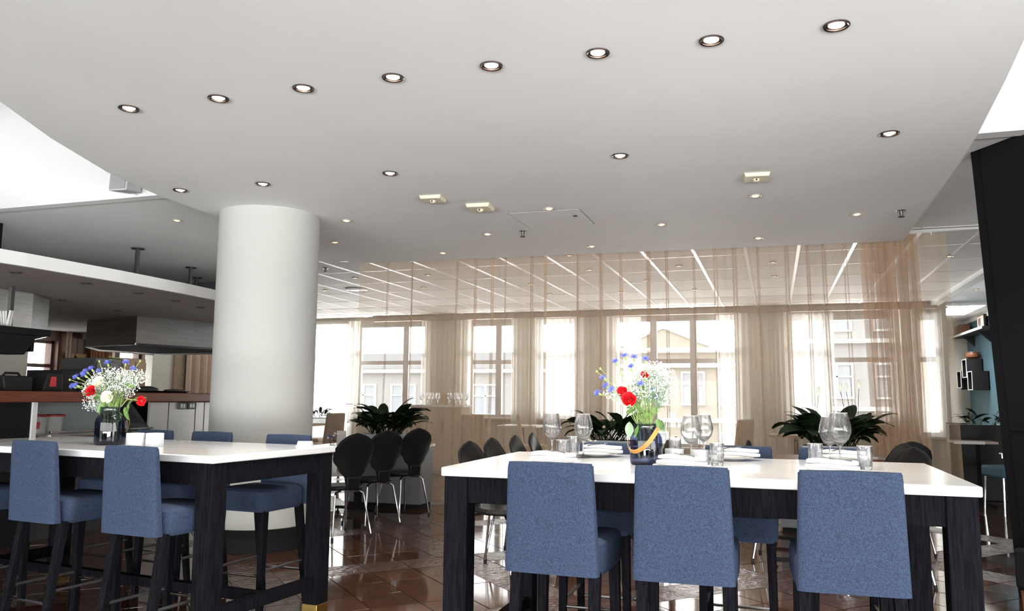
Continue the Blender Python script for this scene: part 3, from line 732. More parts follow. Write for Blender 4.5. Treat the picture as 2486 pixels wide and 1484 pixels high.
# ------------------------------------------------------------------ street outside
gt = struct('trim_7', MB().box(-60, 60, -90, -3.55, -.3, -.05), paving); gt.name = 'terrace'
g = struct('trim_6', MB().box(-90, 60, YFAR+.4, 140, -6.4, -6), paving); g.name = 'ground'
def building(name, label, x0, x1, y, ztop, m, rows, cols, zs, wcol, gable=None, bands=(), roof=None, dep=10):
    t = thing(name, label, 'building', ((x0+x1)/2, y, -6), 0, 'buildings across the street')
    cx = (x0+x1)/2
    def L(m_): return m_
    b = MB().box(x0-cx, x1-cx, 0, dep, 0, ztop+6); obj('wall', b, m, t)
    for z in bands: obj('cornice', MB().box(x0-cx-.1, x1-cx+.1, -.35, 0, z+6, z+6.22), frame_white, t)
    if roof:
        obj('roof', MB().frus((x0-cx-.2, x1-cx+.2, -.2, dep), (x0-cx+.8, x1-cx-.8, 1.2, dep), ztop+6, ztop+6+roof), roof_grey, t)
    if gable:
        ga, gb, gh = gable
        p = MB(); vs = [(ga-cx, -.5, ztop+6), (gb-cx, -.5, ztop+6), ((ga+gb)/2-cx, -.5, ztop+6+gh), (ga-cx, dep, ztop+6), (gb-cx, dep, ztop+6), ((ga+gb)/2-cx, dep, ztop+6+gh)]
        p.add(vs, [(0, 1, 2), (5, 4, 3), (0, 2, 5, 3), (2, 1, 4, 5), (1, 0, 3, 4)]); gm = obj('gable', p, m, t)
        ed = MB()
        for q, r_ in ((0, 2), (1, 2), (0, 1)): ed.tube([Vector(vs[q])+Vector((0, -.05, 0)), Vector(vs[r_])+Vector((0, -.05, 0))], .12, 6)
        obj('moulding', ed, frame_white, gm)
    w = (x1-x0)/cols
    for z in zs:
        for k in range(cols):
            wx = x0-cx+w*(k+.5); hw = w*.27
            f = MB()
            for (a, b_, c, d) in ((-hw-.1, -hw, -.1, 1.7), (hw, hw+.1, -.1, 1.7), (-hw, hw, -.1, 0), (-hw, hw, 1.6, 1.7), (-.05, .05, 0, 1.6), (-hw, hw, .98, 1.06)): f.box(wx+a, wx+b_, -.12, .02, z+6+c, z+6+d)
            fo = obj('window', f, frame_white, t)
            obj('pane', MB().box(wx-hw, wx+hw, -.05, -.02, z+6, z+7.6), facade_window, fo)
    return t
building('town_house', 'pale grey classical house across the street behind the left windows', -33, -9.3, 44, 3.1, stone_facade, 2, 9, (.5, -3), None, bands=(2.85, -.4), roof=1.0)
building('town_house', 'cream house with a gable across the street behind the widest window', -9.0, -1.2, 44, 4.05, facade_yellow, 2, 4, (1.2, -2), None, gable=(-8.6, -2.6, 1.25), bands=(3.9, 3.1, .2))
building('town_house', 'taller pale house across the street behind the right window', -.8, 12, 44, 7.5, stone_facade, 3, 5, (5.0, 1.6, -2), None, bands=(4.3, .9, 7.3))

# ------------------------------------------------------------------ bar and kitchen on the left
can = [(-6.55, 3.2), (-6.22, 4.4), (-6.12, 5.2), (-6.06, 6.2), (-6.06, 7.1), (-6.12, 8.0), (-6.35, 9.0), (-6.9, 10.0), (-7.9, 10.9), (-9.2, 11.4), (-11.9, 11.5), (-11.9, 1.8), (-7.6, 1.8)]
cn = struct('bar_canopy', MB().prism(can, 2.505, 2.60), mat('canopy_shade_taupe', (.36, .315, .305), .7, var=.02, scale=2))  # dark taupe puts the shade under the canopy into its colour
fas = MB(); 
for a, b in zip(can[:10], can[1:10]):
    fas.add([(a[0]+.012, a[1], 2.495), (b[0]+.012, b[1], 2.495), (b[0]+.012, b[1], 2.612), (a[0]+.012, a[1], 2.612), (a[0]-.03, a[1], 2.495), (b[0]-.03, b[1], 2.495), (b[0]-.03, b[1], 2.612), (a[0]-.03, a[1], 2.612)],
            [(0, 1, 2, 3), (7, 6, 5, 4), (0, 4, 5, 1), (3, 2, 6, 7), (0, 3, 7, 4), (1, 5, 6, 2)])
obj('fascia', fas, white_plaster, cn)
obj('bounce_sheet', MB().prism([(x+(-9-x)*.01, y+(6-y)*.01) for x, y in can], 2.601, 2.609), white_plaster, cn)  # unseen white sheet added to bounce roof light onto the high ceiling
for (x, y) in [(-6.54, 5.46), (-6.48, 6.19), (-6.54, 6.95), (-6.64, 7.65), (-6.82, 8.31), (-7.93, 7.28), (-8.19, 8.37)]:
    d_ = obj('unlit_downlight', MB().lathe([(.05, 0), (.052, -.008), (.036, -.006), (.03, .004), (1e-5, .004)], 18), dark_steel, cn, loc=(x, y, 2.504))
for k, (x, y) in enumerate([(-8.07, 8.53), (-8.47, 10.05), (-9.1, 10.95)]):
    r_ = obj('hanger_rod', MB().tube([(x, y, 2.6), (x, y, ZU)], .03, 10), dark_steel, cn)
    obj('flange', MB().lathe([(.085, -.012), (.085, 0)], 18, Matrix.Translation((x, y, ZU))), dark_steel, r_)
struct('wall_light_block', MB().box(-12.0, -7.5, 11.45, 11.6, 2.4, ZU), grey_panel)  # added to block far room light and keep the ceiling behind dark
struct('wall_bar', MB().box(-8.6, -8.42, 6.5, 6.83, 2.6, ZU), black_wall)

def hood(label, plan, z0, z1, lip):
    t = thing('extractor_hood', label, 'hood', (0, 0, 0), 0, 'kitchen extractor hoods')
    n = len(plan); cx = sum(p[0] for p in plan)/n; cyy = sum(p[1] for p in plan)/n
    for k in range(n):
        a, b = plan[k], plan[(k+1) % n]
        ia = (a[0]+(cx-a[0])*.02, a[1]+(cyy-a[1])*.02); ib = (b[0]+(cx-b[0])*.02, b[1]+(cyy-b[1])*.02)
        m = MB().add([(*a, z0), (*b, z0), (*b, z1), (*a, z1), (*ia, z0), (*ib, z0), (*ib, z1), (*ia, z1)], [(0, 1, 2, 3), (7, 6, 5, 4), (0, 4, 5, 1), (1, 5, 6, 2), (0, 3, 7, 4), (3, 2, 6, 7)])
        obj('panel', m, steel, t)
    obj('filter', MB().prism([(p[0]+(cx-p[0])*.03, p[1]+(cyy-p[1])*.03) for p in plan], z0+.012, z0+.03), black_matt, t)  # black sheet closing the hood, paints its shaded inside dark
    rim = MB().tube([(*p, z0) for p in plan+plan[:1]], .016, 6); obj('rim', rim, chrome if lip else steel, t)
    return t
hood('large steel extractor hood at the left edge under the bar canopy', [(-7.62, 4.6), (-7.75, 6.72), (-8.05, 7.20), (-8.6, 7.52), (-10.4, 7.6), (-10.4, 4.6)], 2.08, 2.503, True)
hood('long brownish steel extractor hood beside the column under the bar canopy', [(-8.45, 9.0), (-8.05, 10.4), (-8.3, 11.3), (-10.3, 11.4), (-10.3, 10.2), (-9.7, 9.35)], 2.11, 2.503, False)

bar = thing('bar_counter', 'bar counter with red brown wooden top and steel panels left of the column', 'counter', (0, 0, 0))
obj('countertop', MB().box(-7.55, -6.62, 2.2, 10.6, 1.325, 1.43), counter_wood, bar, bevel=.01, label='red brown wooden top')
obj('carcass', MB().box(-7.5, -7.42, 2.2, 10.6, 0, 1.325), dark_steel, bar)
obj('carcass', MB().box(-7.42, -6.8, 5.985, 10.6, 0, .9), dark_steel, bar)
obj('front_panel', MB().box(-6.80, -6.76, 2.2, 5.93, 0, 1.325), black_matt, bar, label='black front panel')
obj('post', MB().box(-6.80, -6.74, 5.935, 5.985, 0, 1.325), white_plastic, bar)
for a, b in ((7.47, 7.76), (7.77, 8.22), (8.23, 8.38), (8.39, 9.0), (9.01, 10.58)):
    obj('steel_panel', MB().box(-6.79, -6.75, a+.003, b-.003, .02, 1.32), panel_steel, bar, bevel=.003)
for y in (7.97, 8.13):
    so = obj('socket', MB().box(-6.75, -6.725, y-.055, y+.055, 1.235, 1.315), dark_steel, bar, bevel=.004)
    for s_ in (-1, 1): obj('outlet', MB().box(-6.726, -6.72, y+s_*.022-.014, y+s_*.022+.014, 1.255, 1.30), white_plastic, so)
dc = obj('display_back', MB().box(-7.40, -7.38, 5.99, 7.46, .9, 1.32), mat('pale_display_liner', (.72, .78, .80), .5), bar)
obj('display_shelf', MB().box(-7.38, -6.72, 6.0, 7.46, .985, 1.005), steel, bar)
obj('display_glass', MB().add([(-6.74, 6.12, 1.02), (-6.74, 7.46, 1.02), (-7.02, 7.36, 1.32), (-7.02, 6.0, 1.32), (-6.746, 6.12, 1.02), (-6.746, 7.46, 1.02), (-7.026, 7.36, 1.32), (-7.026, 6.0, 1.32)], [(0, 1, 2, 3), (7, 6, 5, 4), (0, 4, 5, 1), (1, 5, 6, 2), (2, 6, 7, 3), (3, 7, 4, 0)]), pane, bar, smooth=0)
obj('display_cheek', MB().add([(-6.73, 7.462, 1.01), (-7.38, 7.462, 1.01), (-7.38, 7.462, 1.32), (-7.03, 7.462, 1.32), (-6.73, 7.475, 1.01), (-7.38, 7.475, 1.01), (-7.38, 7.475, 1.32), (-7.03, 7.475, 1.32)], [(0, 1, 2, 3), (7, 6, 5, 4), (0, 4, 5, 1), (1, 5, 6, 2), (2, 6, 7, 3), (3, 7, 4, 0)]), dark_steel, bar)
for z in (1.0, 1.035): obj('display_trim', MB().box(-6.73, -6.70, 6.12, 7.48, z-.01, z+.008), chrome, bar, bevel=.002)
for k, (y, x) in enumerate([(6.30, -7.1), (6.52, -7.12)]):
    b = thing('plastic_bucket', 'white tub with red lid under the bar counter, %s' % ('left one with a red label' if k == 0 else 'right one without a label'), 'bucket', (x, y, 1.006), 0, 'tubs under the counter')
    obj('tub', MB().lathe([(.085, 0), (.1, .165), (.104, .17)], 24), white_plastic, b)
    obj('lid', MB().lathe([(.108, .168), (.108, .185), (.09, .19), (1e-5, .19)], 24), red_plastic, b)
    if k == 0: obj('label_sticker', MB().grid(lambda u, v: (.0985*math.cos(-1.5+1.1*u)+.004*v*math.cos(-1.5+1.1*u), .0985*math.sin(-1.5+1.1*u)+.004*v*math.sin(-1.5+1.1*u), .05+.07*v), 8, 1), red_plastic, b)
# things standing on the counter and behind it
rg = thing('till', 'dark till standing on the bar counter at the left', 'till', (-7.12, 5.98, 1.43))
obj('body', MB().frus((-.13, .13, -.15, .15), (-.11, .11, -.165, .165), 0, .15), dark_plastic, rg, bevel=.012)
obj('handle', MB().tube([(.02, -.09, .15), (.02, -.07, .175), (.02, .07, .175), (.02, .09, .15)], .012, 8), dark_plastic, rg)
cm = thing('coffee_machine', 'dark machine with a red patch on the bar counter left of the flowers', 'machine', (-7.15, 6.40, 1.43))
obj('body', MB().frus((-.13, .13, -.12, .12), (-.12, .12, -.06, .12), 0, .19), dark_plastic, cm, bevel=.012)
obj('badge', MB().frus((.118, .132, -.05, .03), (.116, .13, -.03, .03), .05, .15), red_plastic, cm)
fr = thing('lamp_heater', 'black heat lamp rack hanging at the left edge behind the counter', 'heater', (-7.35, 6.12, 1.88))
obj('shelf', MB().box(-.16, .16, -.35, .36, .12, .19), black_matt, fr, bevel=.006)
obj('head', MB().frus((-.12, .12, -.3, .1), (-.14, .14, -.33, .22), -.08, .12), black_matt, fr, bevel=.01)
obj('bracket', MB().box(-.03, .03, .24, .28, -.04, .13), black_matt, fr); obj('hanger', MB().box(-.02, .02, -.02, .02, .19, .61), dark_steel, fr)
cone = MB()
for k in range(10):
    a = PI*(k/9); cone.box(-.012, .012, -.004, .004, 0, .17, Matrix.Translation((.05*math.cos(a), -.02+.07*math.sin(a)-.05, .19)) @ Matrix.Rotation(.22*math.cos(a), 4, 'Y'))
obj('paper_cups', cone, white_plastic, fr)
for k, (y0, y1, z1, mm, lab) in enumerate([(7.40, 7.85, 1.69, dark_plastic, 'low black cabinet behind the bar under the framed picture'), (7.88, 8.3, 1.86, dark_steel, 'tall dark steel cabinet behind the bar flowers'), (8.33, 8.72, 1.88, pale_wood, 'greyish wooden cabinet panel behind the bar beside the bright window')]):
    c_ = thing('kitchen_cabinet', lab, 'cabinet', (-8.25, (y0+y1)/2, 0)); d2 = (y1-y0)/2
    obj('body', MB().box(-.3, .25, -d2, d2, 0, z1), mm, c_, bevel=.006)
    for s_ in (-1, 1):
        dr = obj('door', MB().box(.252, .27, s_*d2/2-d2/2+.008, s_*d2/2+d2/2-.008, .1, z1-.05), mm, c_, bevel=.003)
        obj('handle', MB().box(.27, .285, s_*.03-.006, s_*.03+.006, z1*.6, z1*.6+.14), steel, dr)
wp = thing('framed_picture', 'framed picture of a dark diamond shape on the wooden kitchen wall', 'picture', (-11.95, 11.33, 1.89))
obj('canvas', MB().box(0, .012, -.2, .2, .01, .24), mat('ochre_print', (.30, .17, .07), .7), wp)
fm = MB()
for q in ((-.22, -.2, 0, .25), (.2, .22, 0, .25), (-.2, .2, 0, .012), (-.2, .2, .238, .25)): fm.box(0, .025, *q)
obj('frame', fm, kitchen_wood, wp)
dm = MB()
for (cy_, w_, h_) in ((-.03, .1, .2), (.09, .03, .16), (.15, .02, .12)): dm.add([(.014, cy_-w_, .06), (.014, cy_+w_*.6, .03), (.014, cy_+w_, .08), (.014, cy_, .03+h_)], [(0, 1, 2, 3)])
obj('print', dm, black_matt, wp)
bd = thing('kitchen_drape', 'thick beige pleated drape left of the column above the bar', 'curtain', (0, 0, 0))
obj('cloth', pleat_sheet(13.9, 15.4, -11.7, .1, 2.75, .20, .10, .05, 77, nz=4, face='y'), beige_fabric, bd, smooth=80)
bd = thing('kitchen_drape', 'dark brown drape right of the left kitchen window', 'curtain', (0, 0, 0))
obj('cloth', pleat_sheet(11.0, 11.13, -11.85, .6, 2.5, .06, .04, .10, 78, nz=3, face='y'), drape_brown, bd, smooth=80)
bd = thing('kitchen_drape', 'orange brown drape on the wooden wall behind the bar', 'curtain', (0, 0, 0))
obj('cloth', pleat_sheet(11.58, 12.03, -11.88, .9, 2.55, .09, .03, .10, 79, nz=3, face='y'), mat('rust_drape', (.22, .09, .035), .8), bd, smooth=80)
tr = thing('metal_tray', 'black oval tray on the bar counter right of the flowers', 'tray', (-7.05, 7.72, 1.43))
obj('tray', MB().lathe([(.16, 0), (.22, .02), (.225, .022), (.16, .008), (1e-5, .008)], 28), black_matt, tr); obj('cover', MB().lathe([(.15, .012), (.13, .05), (.06, .075), (1e-5, .078)], 24), dark_steel, tr)
tr = thing('metal_tray', 'low steel dish on the bar counter beside the column', 'tray', (-7.0, 8.12, 1.43))
obj('tray', MB().lathe([(.13, 0), (.19, .02), (.195, .022), (.13, .008), (1e-5, .008)], 28), steel, tr); obj('lid', MB().lathe([(.14, .014), (.10, .04), (1e-5, .05)], 24), steel, tr)

# loudspeaker on the wall of the roof light
sp = thing('loudspeaker', 'white wall loudspeaker high on the left beside the roof light', 'speaker', (-5.90, 6.05, 3.335), R(4))
sh = MB().add([(-.10, -.13, 0), (.10, -.13, 0), (.065, .12, .03), (-.065, .12, .03), (-.10, -.10, .42), (.10, -.10, .42), (.065, .12, .38), (-.065, .12, .38)], [(3, 2, 1, 0), (4, 5, 6, 7), (0, 1, 5, 4), (1, 2, 6, 5), (2, 3, 7, 6), (3, 0, 4, 7)])
obj('cabinet', sh, mat('grey_white_plastic', (.60, .61, .61), .5), sp, bevel=.012)
obj('grille', MB().add([(-.088, -.137, .015), (.088, -.137, .015), (.088, -.112, .405), (-.088, -.112, .405), (-.088, -.128, .015), (.088, -.128, .015), (.088, -.100, .405), (-.088, -.100, .405)], [(0, 1, 2, 3), (0, 4, 5, 1), (1, 5, 6, 2), (2, 6, 7, 3), (3, 7, 4, 0)]), mat('grille_cloth', (.38, .39, .39), .8, bump=.4, bscale=300), sp)
br_ = MB().tube([(0, .10, .06), (0, .13, .05), (0, .145, .05)], .03, 10); obj('bracket', br_, white_plastic, sp)
tc_ = bpy.data.curves.new('logo', 'FONT'); tc_.body = 'BOSE'; tc_.size = .05; tc_.align_x = 'CENTER'; tc_.extrude = .001
tq = bpy.data.objects.new('logo_text', tc_); C.objects.link(tq); bpy.context.view_layer.update()
lm = bpy.data.meshes.new_from_object(tq.evaluated_get(bpy.context.evaluated_depsgraph_get())); bpy.data.objects.remove(tq)
tm = bpy.data.objects.new('logo', lm); C.objects.link(tm); tm.parent = sp; tm.location = (0, -.131, .15); tm.rotation_euler = (R(86), 0, 0); lm.materials.clear(); lm.materials.append(dark_plastic)

# ------------------------------------------------------------------ things on the marble tables
def make_wineglass():
    t = thing('wine_glass', '', 'glass')
    prof = [(.040, .001), (.038, .004), (.015, .007), (.0045, .013), (.0038, .045), (.0042, .085), (.010, .096), (.026, .110), (.042, .130), (.0515, .155), (.053, .172), (.049, .200), (.041, .228), (.0375, .245)]
    outer = prof[6:]; inner = [(max(.001, r-.0016), z) for r, z in outer[::-1]]; inner[-1] = (.002, outer[0][1]+.006)
    obj('bowl', MB().lathe([(1e-5, outer[0][1])]+outer+inner+[(1e-5, outer[0][1]+.006)], 40), crystal, t, smooth=60)
    obj('stem', MB().lathe(prof[2:7], 16), crystal, t, smooth=80); obj('foot', MB().lathe(prof[:3]+[(1e-5, .008)], 28), crystal, t, smooth=60)
    obj('rim', MB().tube([(.0375*math.cos(2*PI*k/28), .0375*math.sin(2*PI*k/28), .245) for k in range(29)], .0011, 5), ribbed, t)
    return t
wg = Proto(make_wineglass()); G = 'wine glasses on the laid table'
wg.put((-1.22, 4.50, ZT), 0, 'large wine glass at the left end of the laid table', G)
wg.put((-1.03, 4.47, ZT), 0, 'wine glass just left of the flower vase in front of the dark plant', G)
wg.put((-.425, 4.36, ZT), 0, 'large wine glass right of the flower vase, the front one of two overlapping', G)
wg.put((-.385, 4.68, ZT), 0, 'wine glass right of the flower vase, the back one of two overlapping', G)
wg.put((.305, 4.40, ZT), 0, 'large wine glass at the right of the table, the front one of two overlapping', G, 1.10)
wg.put((.27, 4.60, ZT), 0, 'wine glass at the right of the table, mostly hidden behind the large front one', G)
def make_tumbler():
    t = thing('tumbler', '', 'glass')
    obj('wall', MB().lathe([(1e-5, .001), (.030, .001), (.032, .012), (.035, .06), (.036, .112), (.0342, .112), (.033, .06), (.030, .016), (1e-5, .015)], 36), crystal, t, smooth=50)
    obj('rim', MB().tube([(.035*math.cos(2*PI*k/28), .035*math.sin(2*PI*k/28), .112) for k in range(29)], .0012, 5), ribbed, t)
    return t
tb = Proto(make_tumbler()); G = 'water tumblers on the laid table'
tb.put((-1.075, 4.18, ZT), 0, 'water tumbler left of the vase, the front one of two', G)
tb.put((-1.12, 4.60, ZT), 0, 'water tumbler left of the vase, the back one of two', G)
tb.put((-.55, 4.72, ZT), 0, 'water tumbler behind the ribbed candle holders', G)
tb.put((-.285, 4.24, ZT), 0, 'water tumbler right of the front middle wine glass', G)
tb.put((.19, 4.42, ZT), 0, 'water tumbler left of the right wine glasses', G)
tb.put((.41, 4.30, ZT), 0, 'water tumbler right of the right wine glasses', G)

def make_plate():
    t = thing('dinner_plate', '', 'plate')
    obj('plate', MB().lathe([(.07, 0), (.085, .004), (.135, .017), (.137, .020), (.13, .020), (.085, .009), (1e-5, .008)], 48), porcelain, t)
    return t
pp = Proto(make_plate()); G = 'white plates on the laid table'
def make_napkin():
    t = thing('folded_napkin', '', 'napkin')
    def roll(y0, dz, L, w):
        def fn(u, v):
            a = 2*PI*u; x = -L+2*L*v; e_ = 1-.3*abs(2*v-1)**6
            return (x, y0+w*math.copysign(abs(math.cos(a))**.6, math.cos(a))*e_+.012*math.sin(2.4*v+dz*9), dz+.011*math.copysign(abs(math.sin(a))**.8, math.sin(a))*e_+.004*math.sin(5*v+y0*30))
        m = MB().grid(fn, 20, 14)
        for vv, fl_ in ((0, True), (1, False)):
            ring = [fn(k/20, vv) for k in range(20)]; m.add(ring, [tuple(range(19, -1, -1)) if fl_ else tuple(range(20))])
        return m
    obj('fold', roll(0, .013, .115, .05), linen, t, smooth=60); obj('fold', roll(.012, .034, .11, .042), linen, t, smooth=60)
    return t
nk = Proto(make_napkin()); G2 = 'white napkins on the plates'
def make_fork():
    t = thing('fork', '', 'fork')
    obj('handle', MB().tube([(-.10, 0, .001), (-.04, 0, .004), (.02, 0, .003), (.045, 0, .004)], [.005, .004, .0028, .004], 8), steel, t)
    m = MB().frus((.04, .06, -.010, .010), (.04, .06, -.011, .011), .002, .0045); obj('head', m, steel, t, bevel=.001)
    for k in range(4): obj('tine', MB().tube([(.058, -.0085+.0057*k, .003), (.08, -.0085+.0057*k, .001), (.10, -.0085+.0057*k, .006)], .0013, 5), steel, t)
    return t
fk = Proto(make_fork()); G3 = 'forks on the napkins'
sets = [(-1.00, 4.62, 'left of the vase on the far side', 10), (-.25, 4.66, 'behind the middle tumbler on the far side', 5), (.30, 4.72, 'behind the right wine glasses on the far side', 8),
        (-1.06, 3.93, 'behind the leftmost blue stool on the near side', 4), (-.43, 3.94, 'behind the middle blue stool on the near side', -6), (.24, 3.96, 'behind the rightmost blue stool on the near side', -4)]
for k, (x, y, wh, a) in enumerate(sets):
    pp.put((x, y, ZT), 0, 'white plate %s' % wh, G)
    nk.put((x+(.05 if k < 3 else 0), y, ZT+.020), R(a), 'folded white napkin on the plate %s' % wh, G2)
    fk.put((x+.02, y-.02, ZT+.066), R(a+60 if k < 3 else a+130), 'fork on the napkin %s' % wh, G3)

def make_candle():
    t = thing('candle_holder', '', 'candle')
    prof = [(.046, 0), (.050, .006)]+[(.050+.004*math.sin(PI*k/1.0+.5)*(1 if k % 2 else -.3), .006+.008*k) for k in range(1, 9)]+[(.047, .075)]
    obj('holder', MB().olathe(prof, 36).olathe([(.042, .075), (.043, .012)], 36), ribbed, t, smooth=50)
    obj('base', MB().lathe([(.046, 0), (.046, .010), (1e-5, .010)], 36), ribbed, t)
    c_ = obj('tealight', MB().lathe([(.019, .0105), (.019, .026), (1e-5, .025)], 20), porcelain, t)
    obj('flame', MB().lathe([(1e-5, .028), (.0035, .033), (.002, .042), (1e-5, .048)], 8), mat('candle_flame', (1, .6, .2), .5, emit=(1, .5, .2), estr=6), c_)
    return t
cd = Proto(make_candle()); G = 'ribbed candle holders'
cd.put((-.505, 4.30, ZT), 0, 'ribbed frosted candle holder beside the vase, left of the pair', G)
cd.put((-.372, 4.27, ZT), 0, 'ribbed frosted candle holder beside the vase, right of the pair', G)
cd.put((-3.955, 4.26, ZT), 0, 'ribbed white candle holder on the left table beside the vase, left of the pair', G, 1.15)
cd.put((-3.845, 4.31, ZT), 0, 'ribbed white candle holder on the left table beside the vase, right of the pair', G, 1.15)
cdn = thing('paper_card', 'small folded white card at the far right corner of the left table', 'card', (-2.98, 4.72, ZT), R(12))
obj('sheet', MB().add([(-.05, -.03, 0), (.05, -.03, 0), (.05, 0, .035), (-.05, 0, .035), (-.05, .03, 0), (.05, .03, 0)], [(0, 1, 2, 3), (3, 2, 5, 4)]), paper, cdn, smooth=0)
obj('base', MB().box(-.055, .055, -.032, .032, 0, .003), paper, cdn)

# vases of dark glass with leather handles
def make_vase():
    t = thing('glass_vase', '', 'vase')
    prof = [(.075, .0), (.081, .006), (.0825, .02), (.0825, .120), (.080, .138), (.070, .155), (.063, .162), (.062, .200), (.0635, .206)]
    obj('body', MB().olathe(prof, 48), smoke_glass, t, smooth=60)
    obj('bottom', MB().lathe([(.075, .0), (.080, .008), (.078, .018), (1e-5, .016)], 48), smoke_glass, t)
    obj('water', MB().lathe([(.077, .020), (.079, .09), (1e-5, .09)], 32), water, t)
    hd = MB(); n = 26; w = .011
    pts = []
    for k in range(n+1):
        a = PI*k/n; pts.append((.074*math.cos(a)*1.06, -.105*max(0, math.sin(a))**.9-.004, .186-.118*math.sin(a)))
    vs = []
    for k, p in enumerate(pts):
        q0 = Vector(pts[max(0, k-1)]); q1 = Vector(pts[min(n, k+1)]); d = (q1-q0).normalized(); b_ = Vector((0, -.74, -.66)); wv = d.cross(b_).normalized()*w; th = b_*.0022
        for s_, u_ in ((-1, -1), (1, -1), (1, 1), (-1, 1)): vs.append(Vector(p)+wv*s_+th*u_)
    fs = [(k*4+i, k*4+(i+1) % 4, (k+1)*4+(i+1) % 4, (k+1)*4+i) for k in range(n) for i in range(4)]+[(0, 1, 2, 3), (n*4+3, n*4+2, n*4+1, n*4)]
    hb = obj('handle', hd.add(vs, fs), leather_tan, t, label='tan leather carrying strap')
    for s_ in (-1, 1): obj('rivet', MB().ball((s_*.081, -.010, .186), .006, 10), chrome, hb)
    return t
vz = Proto(make_vase())
VR = Vector((-.632, 4.17, ZT)); VL = Vector((-4.235, 4.34, ZT)); SL = 1.22
vz.put(VR, YAW-R(44), 'dark blue glass vase with tan strap on the laid table, holding flowers', 'glass vases')
vz.put(VL, YAW+R(176), 'dark blue glass vase on the left table, its strap behind, holding flowers', 'glass vases', SL)

def bloom_mesh(r, m, seed, n=15):
    rr = random.Random(seed); b = MB()
    for k in range(n):
        f = k/(n-1); a = k*2.4; rad = r*(.10+.9*f**.8); hgt = r*(1.15-.45*f); lean = .15+.75*f; wd = .55+.25*f
        def fn(u, v, a=a, rad=rad, hgt=hgt, lean=lean, wd=wd):
            th = a+(u-.5)*2*wd*1.25; q = rad*(.35+.65*v*(.6+.4*lean))+r*.10*max(0, v-.75)*4*lean*.6
            edge = 1-.25*(2*u-1)**4
            return (q*math.cos(th), q*math.sin(th), -r*.4+(hgt+r*.3)*v*edge*(1-.25*lean*v)+.03*r*math.sin(9*u+k))
        b.grid(fn, 6, 5)
    b.lathe([(1e-5, -r*.75), (r*.35, -r*.5), (r*.45, -r*.15), (r*.3, r*.1)], 10)
    return mesh_of('bloom', b, m, 60)
red_b = [bloom_mesh(.036, red_petal, 1), bloom_mesh(.030, red_petal, 2, 11)]; wht_b = bloom_mesh(.036, white_petal, 3)
def corn_mesh(seed):
    rr = random.Random(seed); b = MB()
    for k in range(26):
        a = k*2.4; el = .15+1.1*(k/26); L = .021*rr.uniform(.8, 1.1)
        d = Vector((math.cos(a)*math.cos(el), math.sin(a)*math.cos(el), math.sin(el))); s_ = d.cross(Vector((0, 0, 1))).normalized(); nn_ = s_.cross(d)
        p0 = d*.004; p1 = d*L*.6; p2 = d*L
        b.add([p0, p1+s_*.002, p2+s_*.0048, p2*1.12+s_*.0015+nn_*.001, p2*1.12-s_*.0015, p2-s_*.0048, p1-s_*.002], [(0, 1, 6), (1, 2, 3, 4, 5, 6)])
    return mesh_of('florets', b, blue_petal, 0)
corn = [corn_mesh(k) for k in range(3)]
calyx = mesh_of('calyx', MB().lathe([(.002, -.016), (.0055, -.010), (.0055, -.003), (.003, .002)], 10), stem_green)
def leaflet(L, w, seed):
    rr = random.Random(seed); c = rr.uniform(.2, .6)
    return MB().grid(lambda u, v: ((u-.5)*2*w*math.sin(PI*min(.999, v+.001))**.8, L*v, -c*L*v*v+.25*w*abs(u-.5)*2+.002*math.sin(9*v)), 4, 7)
roseleaf = [mesh_of('leaf', leaflet(.062, .021, k), leaf_bright, 80) for k in range(2)]+[mesh_of('leaf', leaflet(.07, .020, 5), leaf_grey, 80)]
ORD = lambda k: NTH[k]
